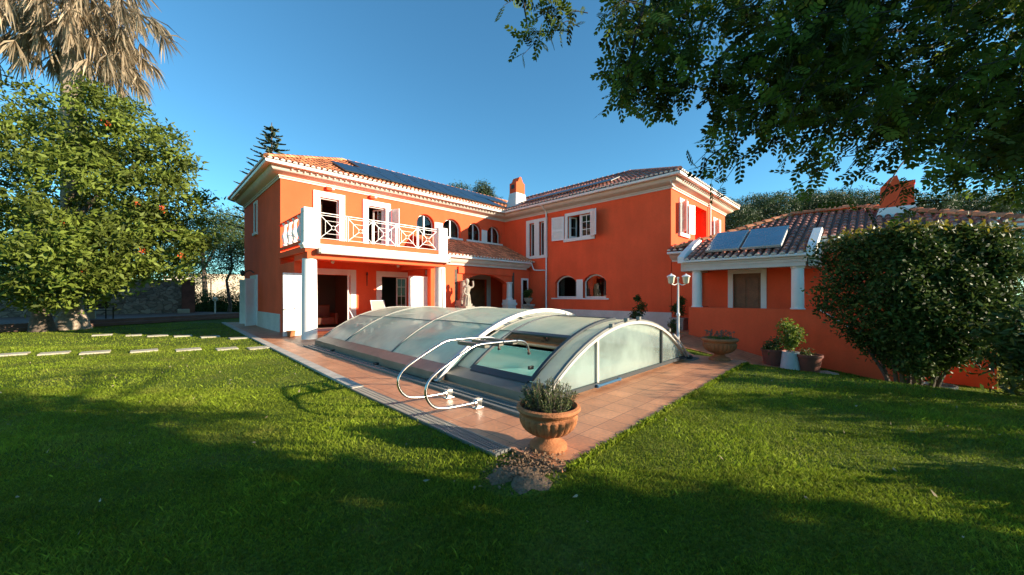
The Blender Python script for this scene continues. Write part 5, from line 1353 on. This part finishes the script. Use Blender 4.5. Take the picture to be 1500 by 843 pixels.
def leafy(x, y, z, blobs, n, size, m, label, stem=True, name='potted_plant', wide=1.2):
    t = thing(name, label, 'potted plant', (x, y, z)); b = MB()
    tot = 0
    for (dx, dy, dz), r in blobs:
        leaves(b, blob_points(n, (x + dx, y + dy, z + dz), (r, r, r*1.1), .3), size, LEAF6, wide=wide)
    b.build('foliage', M[m], t)
    if stem:
        b = MB()
        for (dx, dy, dz), r in blobs: b.tube(smooth_path([(x, y, z - .02), (x + dx*.4, y + dy*.4, z + dz*.5), (x + dx, y + dy, z + dz)], 3), .012, 6)
        b.build('stem', M['bark'], t)
    return t
gxy = {}
for key, px, py, D in (('w', 1158, 545, 11.0), ('l', 1132, 538, 11.4), ('r', 1184, 545, 10.8)):
    p = at(px, py, D); gxy[key] = (p.x, p.y, gz(p.x, p.y) - .0)
x, y, z = gxy['w']; pot(x, y, z, .26, .52, 'pot_white', 'white pot between two brown pots by the annex wall', lip=False)
leafy(x, y, z + .48, [((0, 0, .50), .34), ((.05, .1, .75), .26), ((-.08, 0, .30), .2), ((.1, -.1, .55), .28)], 420, .075, 'leaf_bright', 'rounded yellow green bush growing in the white pot')
x, y, z = gxy['l']; pot(x, y, z, .30, .50, 'pot_brown', 'brown pot left of the white pot by the annex wall')
leafy(x, y, z + .46, [((0, 0, .08), .26), ((.15, -.1, .2), .22), ((-.15, .1, .05), .2)], 260, .07, 'leaf_mid', 'low straggly plant in the left brown pot')
x, y, z = gxy['r']; pot(x, y, z, .33, .52, 'pot_brown', 'brown pot right of the white pot by the annex wall')
leafy(x, y, z + .48, [((0, 0, .03), .2), ((-.12, .1, .06), .15)], 160, .05, 'leaf_mid', 'low sprouts in the right brown pot')
p = at(1208, 544, 10.7); b = MB(); zz = gz(p.x, p.y); b.obox((p.x, p.y, zz + .03), (S2, -S2, 0), (S2, S2, 0), (0, 0, 1), .24, .2, .02); props(b.build('paving_slab', M['palestone']), 'grey paving slab beside the right brown pot', 'slab')
# pots by the right wing wall
pot(15.2, 7.4, .001, .22, .34, 'terracotta', 'terracotta pot behind the end of the pool cover'); leafy(15.2, 7.4, .3, [((0, 0, .45), .32), ((.1, -.1, .7), .25), ((-.15, .1, .3), .25), ((.1, .1, 1.05), .16)], 240, .085, 'leaf_hedge', 'dark bush against the travertine plinth')
b = MB(); t = thing('planter_box', 'whitewashed square planter by the glazed door', 'planter', (15.9, 6.0, 0)); b.box(15.63, 16.17, 5.68, 6.22, 0, .50); b.box(15.60, 16.20, 5.65, 6.25, .50, .56); b.build('planter_body', M['stone'], t, bevel=.01)
leafy(15.9, 5.95, .55, [((0, 0, .25), .24), ((.1, 0, .5), .22), ((-.1, .1, .4), .2), ((.05, -.1, .75), .18)], 240, .085, 'leaf_hedge', 'dark leafy plant in the whitewashed planter')
leafy(14.75, 5.75, .0, [((0, 0, .35), .22), ((.05, -.05, .2), .2)], 240, .07, 'leaf_hedge', 'small dark plant on the path beside the annex parapet')
# pedestals with plants at the entrance
def pedestal(x, y, h, r, label, pl, m='stone'):
    t = thing('stone_pedestal', label, 'pedestal', (x, y, 0)); b = MB()
    b.box(x - r, x + r, y - r, y + r, 0, .16); b.box(x - r*.8, x + r*.8, y - r*.8, y + r*.8, .16, h - .12); b.box(x - r, x + r, y - r, y + r, h - .12, h); b.build('shaft', M[m], t, bevel=.015)
    b = MB(); b.lathe([(r*.45, 0), (r*.3, .05), (r*.8, .2), (r*.95, .34), (r*1.0, .36), (r*.8, .36)], (x, y, h), 20); b.build('basin', M[m], t, smooth=True)
    leafy(x, y, h + .33, [((0, 0, .18), .22), ((.1, 0, .38), .18), ((-.12, .05, .3), .18)], 200, .09, 'leaf_hedge', pl)
pedestal(15.3, 14.0, 1.0, .27, 'carved stone pedestal planter right of the entrance arch', 'dark leafed plant on the pedestal right of the entrance arch')
# carved figure left of the arch
t = thing('garden_statue', 'weathered pale stone statue on a pedestal left of the entrance arch', 'statue', (11.05, 14.15, 0)); x, y = 11.05, 14.15
b = MB(); b.box(x - .28, x + .28, y - .28, y + .28, 0, .2); b.box(x - .22, x + .22, y - .22, y + .22, .2, .85); b.box(x - .28, x + .28, y - .28, y + .28, .85, .98); b.build('pedestal', M['stone'], t, bevel=.015)
b = MB(); b.lathe([(.20, .98), (.19, 1.1), (.14, 1.35), (.16, 1.5), (.12, 1.62), (.17, 1.78), (.20, 1.9), (.12, 1.98), (.06, 2.02), (.065, 2.05), (.10, 2.12), (.11, 2.2), (.08, 2.29), (.02, 2.32)], (x, y, 0), 18)
b.tube(smooth_path([(x - .16, y - .05, 1.86), (x - .27, y - .15, 1.62), (x - .12, y - .24, 1.5)], 4), .045, 8); b.tube(smooth_path([(x + .16, y - .05, 1.86), (x + .30, y - .1, 1.95), (x + .27, y - .12, 2.2)], 4), .045, 8)
for k in range(9): 
    a = k*.7; b.tube([(x + .19*math.cos(a), y + .19*math.sin(a), .99), (x + .14*math.cos(a + .3), y + .14*math.sin(a + .3), 1.5)], .028, 6)
b.build('figure', M['stone'], t, smooth=True)
pot(3.72, 15.0, .001, .14, .22, 'terracotta', 'small terracotta pot behind the open porch shutter')
t = None
# low terracotta edging and pots beyond the clipped shrub
c = W(1376, 575, 8.3); pot(c[0], c[1], gz(c[0], c[1]), .26, .4, 'stone', 'pale stone pot beyond the trunk of the clipped shrub'); 
c = W(1357, 566, 8.8); tt_ = thing('agave_plant', 'spiky striped plant beyond the clipped shrub', 'plant', (c[0], c[1], gz(c[0], c[1]))); b = MB()
for k in range(46):
    a = random.uniform(0, 2*PI); d = Vector((math.cos(a), math.sin(a), 0)); zz = gz(c[0], c[1]); s = Vector((c[0], c[1], zz)); ln = random.uniform(.3, .55); m_ = s + d*ln*.5 + Vector((0, 0, ln*.7)); e = s + d*ln + Vector((0, 0, ln*.75)); sx = Vector((-d.y, d.x, 0))*.016
    b.add([s - sx, s + sx, m_ + sx, m_ - sx, e], [(0,1,2,3), (3,2,4)])
b.build('blades', M['leaf_bright'], tt_, recalc=False)
# ------------------------------------------------------------------ stepping stones
def slab(px, py, wpx, i, lab, grp):
    D = 1.5 * FPX / (py - HZ); p = at(px, py, D); hw = wpx / 2 * D / (FPX * S2 * (1 - (px - 750) / FPX))
    b = MB(); ux = Vector((S2, -S2, 0)); uy = Vector((S2, S2, 0)); a = .10 + random.uniform(-.04, .04); u = ux*math.cos(a) + uy*math.sin(a); v = Vector((-u.y, u.x, 0))
    b.obox((p.x, p.y, -.012), (1, 0, 0), (0, 1, 0), (0, 0, 1), hw, .23, .020); props(b.build('stepping_stone', M['palestone'], bevel=.008), lab, 'stepping stone', grp)
for i, (px, py, w_) in enumerate(((20, 518.5, 46), (80, 517, 46), (140, 515.8, 45), (211.5, 513.6, 41), (276, 511.8, 37), (332.5, 510.6, 31), (379, 509.4, 31))):
    slab(px, py, w_, i, ['leftmost pale slab of the near row, by the left edge', 'second pale slab of the near row from the left edge', 'third pale slab of the near row of stepping stones', 'fourth pale slab of the near row, left of the middle', 'pale slab of the near row, third from the terrace kerb', 'pale slab of the near row, second from the terrace kerb', 'pale slab of the near row nearest the terrace kerb'][i], 'near row of stepping stones')
for i, (px, py, w_) in enumerate(((150, 490.5, 30), (196, 491, 24), (231, 491.6, 31), (268, 492, 27), (308, 493.2, 28), (350, 495, 28))):
    slab(px, py, w_, i, ['leftmost slab of the far row of stepping stones', 'second slab from the left in the far row', 'third slab from the left in the far row', 'fourth slab from the left in the far row', 'fifth slab from the left in the far row', 'slab of the far row nearest the kerb, half in shade'][i], 'far row of stepping stones')

# ------------------------------------------------------------------ bare soil at the terrace corner
b = MB(); V = [(2.36, 2.22, .008)]; n = 40
for ring, rad in enumerate((.35, .7, 1.0)):
    for k in range(n):
        a = 2*PI*k/n; r = .82 * rad * (.62 + .16*math.sin(3*a + 1) + .10*math.sin(7*a) + .05*math.sin(13*a)) * (.75 if math.cos(a - 1.0) > .3 else 1)
        V.append((2.30 + r*math.cos(a)*.62, 2.16 + r*math.sin(a)*.50, (.006, -.004, -.032)[ring] + random.uniform(-.006, .008) * (ring < 2)))
F = [(0, 1 + k, 1 + (k+1) % n) for k in range(n)]
for g_ in range(2):
    for k in range(n): F.append((1 + g_*n + k, 1 + (g_+1)*n + k, 1 + (g_+1)*n + (k+1) % n, 1 + g_*n + (k+1) % n))
b.add(V, F); DIRT = b.build('soil_patch', M['dirt'], smooth='all', kind='stuff', label='bare crumbly soil at the terrace corner')
b = MB(); pts = np.column_stack([rng.normal(2.42, .17, 1300), rng.normal(2.20, .13, 1300), rng.uniform(-.012, .010, 1300)])
leaves(b, pts, .026, wide=2.2); b.build('dry_litter', M['dirt'], kind='stuff', label='dry crumbs and litter on the bare soil')

# ------------------------------------------------------------------ grass
def grass_band(D0, D1, n, h, w_):
    """blades in a wedge of lawn between two distances"""
    D = np.sqrt(rng.uniform(D0*D0, D1*D1, n)); t_ = rng.uniform(-1.48, 1.48, n); L_ = D * t_
    X = (D + L_) * S2; Y = (D - L_) * S2
    keep = np.ones(n, bool)
    def inside(poly):
        c = np.zeros(n, bool); m = len(poly)
        for i in range(m):
            x1, y1 = poly[i]; x2, y2 = poly[(i+1) % m]
            if y1 == y2: continue
            cr = ((y1 > Y) != (y2 > Y)) & (X < (x2 - x1) * (Y - y1) / (y2 - y1) + x1); c ^= cr
        return c
    rag = rng.normal(0, .018, n)
    keep &= ~inside([(x + (.0), y) for x, y in [(2.33, 2.50), (2.56, 1.955), (9.69, 2.15), (9.82, 3.30), (11.9, 4.80), (14.82, 5.22), (30, 5.22), (30, 30), (3.0, 30), (2.62, 14.3), (2.36, 6.0)]])
    keep &= ~inside(PATH); keep &= ~inside([(14.8, 6), (14.8, -1), (30, -1), (30, 6)])
    dp = ((X - 2.30) / .42) ** 2 + ((Y - 2.16) / .34) ** 2; keep &= (dp > 1) | (rng.random(n) < .10)
    for k in range(14):       # thin spots
        pass
    X, Y = X[keep], Y[keep]; m = len(X)
    pr = np.array([-60, -6, -.3, .8, 2.7, 4.0, 5.2, 80]); pz = np.array([-1.4, -1.25, -.98, -.82, -.62, -.28, 0, 0])
    s = np.clip((X - 8.9) / 4.7, 0, 1); s = s*s*(3 - 2*s); Z = np.interp(Y, pr, pz) * s - .035
    patch = .5 + .5*np.sin(X*1.7 + 1.3*np.sin(Y*1.1)) * np.sin(Y*1.9 + np.sin(X*2.3)); hh = h * (.55 + .9 * rng.random(m)) * (.75 + .5*patch) * (1 + .9*(rng.random(m) > .985))
    a = rng.uniform(0, 2*PI, m); la = rng.uniform(0, 2*PI, m); lean = rng.uniform(.1, 1.0, m) * hh
    ww = w_ * (.6 + .8 * rng.random(m)); dx, dy = np.cos(a) * ww / 2, np.sin(a) * ww / 2
    lx, ly = np.cos(la) * lean, np.sin(la) * lean
    P0 = np.stack([X - dx, Y - dy, Z], 1); P1 = np.stack([X + dx, Y + dy, Z], 1)
    P2 = np.stack([X + dx*.8 + lx*.4, Y + dy*.8 + ly*.4, Z + hh*.6], 1); P3 = np.stack([X + lx, Y + ly, Z + hh], 1)
    V = np.stack([P0, P1, P2, P3], 1).reshape(-1, 3); F = np.arange(m*4).reshape(m, 4)
    return V, F, np.clip(.25 + .5*patch + rng.normal(0, .28, m), 0, 1)
b = MB()
for args in ((1.2, 3.2, 190000, .026, .0036), (3.2, 6, 200000, .027, .006), (6, 11, 130000, .028, .011), (11, 20, 80000, .03, .02)):
    b.np.append(grass_band(*args))
b.build('grass', M['grassblade'], kind='stuff', label='short green lawn grass')
# taller tufts along the terrace edge and annex foot
b = MB(); P = []
for k in range(5200):
    f = random.random(); 
    if random.random() < .6: x = 2.6 + f*7.1; y = 1.93 + .027*(x - 2.54) - random.random()*.05; P.append((x, y, gz(x, y) - .03))
    else: y = 5.2 - f*5.6; x = 14.84 - random.random()*.08; P.append((x, y, gz(x, y) - .03)) if y < 2.0 else None
P = np.array(P); n = len(P); a = rng.uniform(0, 2*PI, n); hh = rng.uniform(.03, .075, n); w_ = .006
V = np.stack([P - np.stack([np.cos(a)*w_, np.sin(a)*w_, 0*a], 1), P + np.stack([np.cos(a)*w_, np.sin(a)*w_, 0*a], 1), P + np.stack([rng.normal(0, .012, n), rng.normal(0, .012, n), hh*.6], 1) + np.array([w_*.6, 0, 0]), P + np.stack([rng.normal(0, .02, n), rng.normal(0, .02, n), hh], 1)], 1).reshape(-1, 3)
b.np.append((V, np.arange(n*4).reshape(n, 4), rng.random(n))); b.build('grass', M['grassblade'], kind='stuff', label='longer grass along the terrace and wall edges')

b = MB(); n = 170; D = np.sqrt(rng.uniform(2.2**2, 9**2, n)); L_ = D * rng.uniform(-1.4, 1.4, n); X = (D + L_)*S2; Y = (D - L_)*S2
k_ = ~((X > 2.3) & (Y > 1.9)) & (X < 8.5); X, Y = X[k_], Y[k_]
leaves(b, np.stack([X, Y, np.full(len(X), -.004)], 1), .045, wide=1.3); b.build('fallen_leaves', M['deadfrond'], kind='stuff', label='dry fallen leaves scattered on the lawn')

# ------------------------------------------------------------------ overhanging tree, top right
def pinnate(nl=5, ln=.125, lw=.50):
    V = []; F = []
    for i in range(nl):
        s = .16 + .84 * i / (nl - 1); x = ln * s; z = -.08 * ln * s * s; L_ = ln * (.30 if i not in (0, nl - 1) else .25)
        for sg in ((-1, 1) if i < nl - 1 else (-1, 1, 0)):
            an = sg * math.radians(58 - 14 * s); d = np.array([math.cos(an), math.sin(an), -.12]); p = np.array([-d[1], d[0], 0]); n0 = len(V)
            o = np.array([x, 0, z]); w_ = L_ * lw / 2
            V += [o, o + d*L_*.3 + p*w_*.85, o + d*L_*.65 + p*w_, o + d*L_, o + d*L_*.65 - p*w_, o + d*L_*.3 - p*w_*.85]; F.append(tuple(range(n0, n0 + 6)))
    n0 = len(V); r = .0016
    V += [np.array([0, -r, 0]), np.array([0, r, 0]), np.array([ln*.5, r, -.04*ln]), np.array([ln*.95, 0, -.14*ln]), np.array([ln*.5, -r, -.04*ln]), np.array([0.0, -r, 0])]; F.append(tuple(range(n0, n0 + 6)))
    return np.array(V), np.array(F)
PT, PFc = pinnate()
def leaf_sprays(b, O, X, size):
    """compound leaves at O growing along X (unit)"""
    n = len(O); up = rng.normal(size=(n, 3)) * .75 + np.array([0, 0, .8]); Yv = np.cross(up, X); Yv /= np.linalg.norm(Yv, axis=1)[:, None]; Zv = np.cross(X, Yv)
    R = np.stack([X, Yv, Zv], 2); V = np.einsum('nij,kj->nki', R, PT) * size[:, None, None] + O[:, None, :]
    k = len(PT); F = (PFc[None] + (np.arange(n) * k)[:, None, None]).reshape(-1, 6)
    b.np.append((V.reshape(-1, 3), F, np.repeat(rng.random(n), len(PFc))))
OT = thing('overhanging_tree', 'tree with feathery dark leaves hanging over the top right of the garden', 'tree', (5.12, -3.45, -.03))
b = MB(); tw = MB(); TO = []; TX = []; TS = []
edge_x = [860, 880, 900, 930, 960, 985, 1010, 1040, 1070, 1100, 1140, 1180, 1220, 1260, 1300, 1345, 1383, 1450, 1520, 1620]
edge_y = [20, 95, 105, 120, 130, 160, 110, 150, 195, 235, 205, 250, 250, 280, 252, 272, 300, 310, 320, 330]
def spray(px, py, D, ln=.34, nleaf=9, sz=1.0, droop=.5, dirr=None):
    tip = at(px, py, D); 
    d = dirr or Vector((-S2, S2, 0)) * random.uniform(.2, 1) + Vector((S2, S2, 0)) * random.uniform(-.5, .3) + Vector((0, 0, -droop * random.uniform(.4, 1.6))); d = Vector(d).normalized()
    base = tip - d * ln; side = d.orthogonal().normalized(); mid = (base + tip) / 2 + Vector((0, 0, .05 * ln / .3))
    tw.tube([base, mid, tip], [.0032, .0024, .0012], 5, cap=False)
    for i in range(nleaf):
        s = .12 + .88 * i / (nleaf - 1) if nleaf > 1 else 1; p = base.lerp(mid, s*2) if s < .5 else mid.lerp(tip, s*2 - 1)
        an = i * 2.4 + random.random(); x = side * math.cos(an) + d.cross(side) * math.sin(an)
        X = (x * random.uniform(.6, 1.1) + d * random.uniform(.1, 1.0) + Vector((0, 0, random.uniform(-.35, .25)))).normalized()
        TO.append(tuple(p)); TX.append(tuple(X)); TS.append(sz * random.uniform(.75, 1.12))
    return base
CL = [(900, 110), (905, 138), (938, 150), (975, 150), (960, 112), (920, 42), (940, 74), (985, 62), (1000, 100), (1010, 30), (1040, 44), (893, 22), (1062, 150), (1050, 185), (1085, 92), (1040, 112), (1100, 40), (960, 18), (1075, 20), (1105, 130), (1110, 190)]
for cx_, cy_ in CL:
    Dc = random.uniform(2.0, 2.5)
    for k in range(4): spray(cx_ + random.gauss(0, 12), cy_ + random.gauss(0, 11), Dc + random.gauss(0, .12), ln=.26, nleaf=9)
for i in range(500):
    px = random.uniform(1105, 1640); lim = np.interp(px, edge_x, edge_y)
    dens = 1 if px > 1120 else .34 if px > 985 else .40
    if random.random() > dens: continue
    py = lim - (lim + 70) * random.random() ** 1.1 if px > 1100 else random.uniform(-60, lim)
    py -= 24
    D = random.uniform(1.75, 2.85)
    spray(px, py + 10*math.sin(px*.06), D)
# single hanging sprays
for px, py, D, n in ((738, 8, 2.1, 3), (762, 62, 2.2, 8), (790, 60, 2.2, 9), (765, 82, 2.2, 6), (812, 40, 2.2, 9), (800, 20, 2.2, 9), (822, 30, 2.2, 6), (775, 35, 2.2, 8), (785, 12, 2.2, 8), (812, 8, 2.2, 7), (765, 5, 2.3, 6),
                     (893, 118, 2.1, 7), (905, 145, 2.1, 8), (935, 165, 2.1, 8), (895, 30, 2.1, 6), (918, 60, 2.2, 8), (970, 165, 2.2, 8), (985, 155, 2.2, 7), (900, 150, 2.1, 7), (945, 110, 2.2, 9), (920, 90, 2.2, 8), (960, 60, 2.4, 9), (990, 100, 2.4, 9), (1000, 50, 2.4, 9), (940, 30, 2.4, 9), (970, 20, 2.4, 9),
                     (1025, 250, 2.1, 7), (1042, 265, 2.1, 8), (1055, 275, 2.1, 6), (1015, 243, 2.1, 4), (1052, 180, 2.2, 8), (1068, 200, 2.2, 8), (1045, 165, 2.2, 6), (1085, 185, 2.2, 8), (1120, 215, 2.3, 8), (1150, 205, 2.3, 8), (1125, 222, 2.3, 7), (1140, 245, 2.3, 4), (1165, 262, 2.3, 8), (1185, 270, 2.3, 8), (1310, 300, 2.5, 6), (1320, 315, 2.5, 5), (1235, 300, 2.5, 7), (1270, 305, 2.5, 7), (1200, 255, 2.4, 8)):
    spray(px, py, D, ln=.22 if px < 860 else .28, nleaf=n, sz=.95 if px > 860 else .85)
leaf_sprays(b, np.array(TO), np.array(TX), np.array(TS))
b.build('crown', M['leaf_over'], OT)
def branch(pts, r0, r1, bb=tw):
    P = smooth_path(pts, 5); bb.tube(P, [r0 + (r1 - r0) * i / (len(P) - 1) for i in range(len(P))], 7)
Lm = MB(); fork = Vector((5.0, -3.0, 3.3))
for pts, r0 in (([(1700, 60, 4.0), (1500, 30, 3.4), (1383, 60, 3.0), (1300, 110, 2.8), (1220, 180, 2.6), (1190, 250, 2.4)], .035), ([(1700, -20, 3.8), (1400, -40, 3.2), (1200, 10, 2.7), (1080, 60, 2.4), (1040, 130, 2.3), (1050, 180, 2.2)], .03),
                ([(1600, -80, 3.4), (1200, -90, 2.8), (960, -50, 2.4), (945, 0, 2.3), (930, 60, 2.2), (915, 110, 2.15), (898, 130, 2.1)], .022), ([(1100, -120, 2.8), (880, -120, 2.5), (775, -60, 2.3), (768, 0, 2.2), (772, 35, 2.2)], .012),
                ([(1500, 100, 3.6), (1400, 180, 3.4), (1330, 230, 3.2), (1290, 290, 3.0)], .018), ([(1090, 100, 2.4), (1082, 190, 2.2), (1060, 215, 2.15), (1038, 232, 2.1), (1030, 250, 2.1)], .006), ([(1040, 0, 2.4), (1020, 60, 2.3), (1010, 110, 2.2), (985, 140, 2.2)], .010),
                ([(1250, 0, 2.9), (1240, 80, 2.8), (1180, 150, 2.6), (1130, 190, 2.4)], .012), ([(1450, 0, 3.3), (1380, 40, 3.1), (1300, 50, 2.9), (1260, 120, 2.8), (1255, 220, 2.7)], .02)):
    P = [at(x, y, D) for x, y, D in pts]
    if pts[0][0] >= 1500: P = [fork] + P
    branch(P, r0, .0035)
tw.build('branch', M['bark_dark'], OT, smooth=True)
b = MB(); b.tube([(5.12, -3.45, -.03), (5.14, -3.4, .6), (5.05, -3.2, 1.8), fork], [.26, .19, .16, .13], 14); b.tube(smooth_path([fork, (4.6, -3.8, 4.6), (3.4, -5.2, 6)], 4), [.11 - .01*i for i in range(9)], 8); b.tube(smooth_path([fork, (5.6, -3.4, 4.6), (6.0, -3.6, 5.8)], 4), [.10 - .01*i for i in range(9)], 8); b.build('trunk', M['bark_dark'], OT, smooth=True)

# ------------------------------------------------------------------ garden behind the viewpoint (throws the evening shade across the lawn)
def ps(p_, s_, z): return (p_*.856 + s_*.517, p_*.517 - s_*.856, z)
c = ps(1.2, 9.5, -.03)
tree('broadleaf_tree', 'dense evergreen tree behind the viewpoint, shading the near lawn', c, 4.5, [(ps(.8, 9.5, 2.9), (2.1, 2.1, 2.3)), (ps(1.75, 9.3, 2.2), (1.2, 1.2, 1.7)), (ps(2.0, 9.0, 4.4), (1.15, 1.15, 1.3)), (ps(.2, 9.8, 5.0), (1.7, 1.7, 1.3)), (ps(1.2, 9.2, .9), (1.9, 1.9, .8))], 430, 42, .32, .33, 'leaf_mid', r0=.3, shell=.2)
for i, (p_, s_, h_, r_) in enumerate(((4.75, 8.2, 1.55, .42), (5.9, 8.0, 2.0, .62), (7.3, 7.6, 2.05, .75), (8.6, 7.4, 1.9, .6), (3.75, 4.9, .55, .22))):
    c = ps(p_, s_, gz(*ps(p_, s_, 0)[:2]) - .03); t = thing('shrub', 'garden shrub outside the picture to the right, number %s from the viewpoint' % ('one', 'two', 'three', 'four', 'five')[i], 'shrub', c)
    crown([((c[0], c[1], c[2] + h_*.55), (r_, r_, h_*.5))], 70, 40, .16, .16, .2).build('foliage', M['leaf_mid'], t)
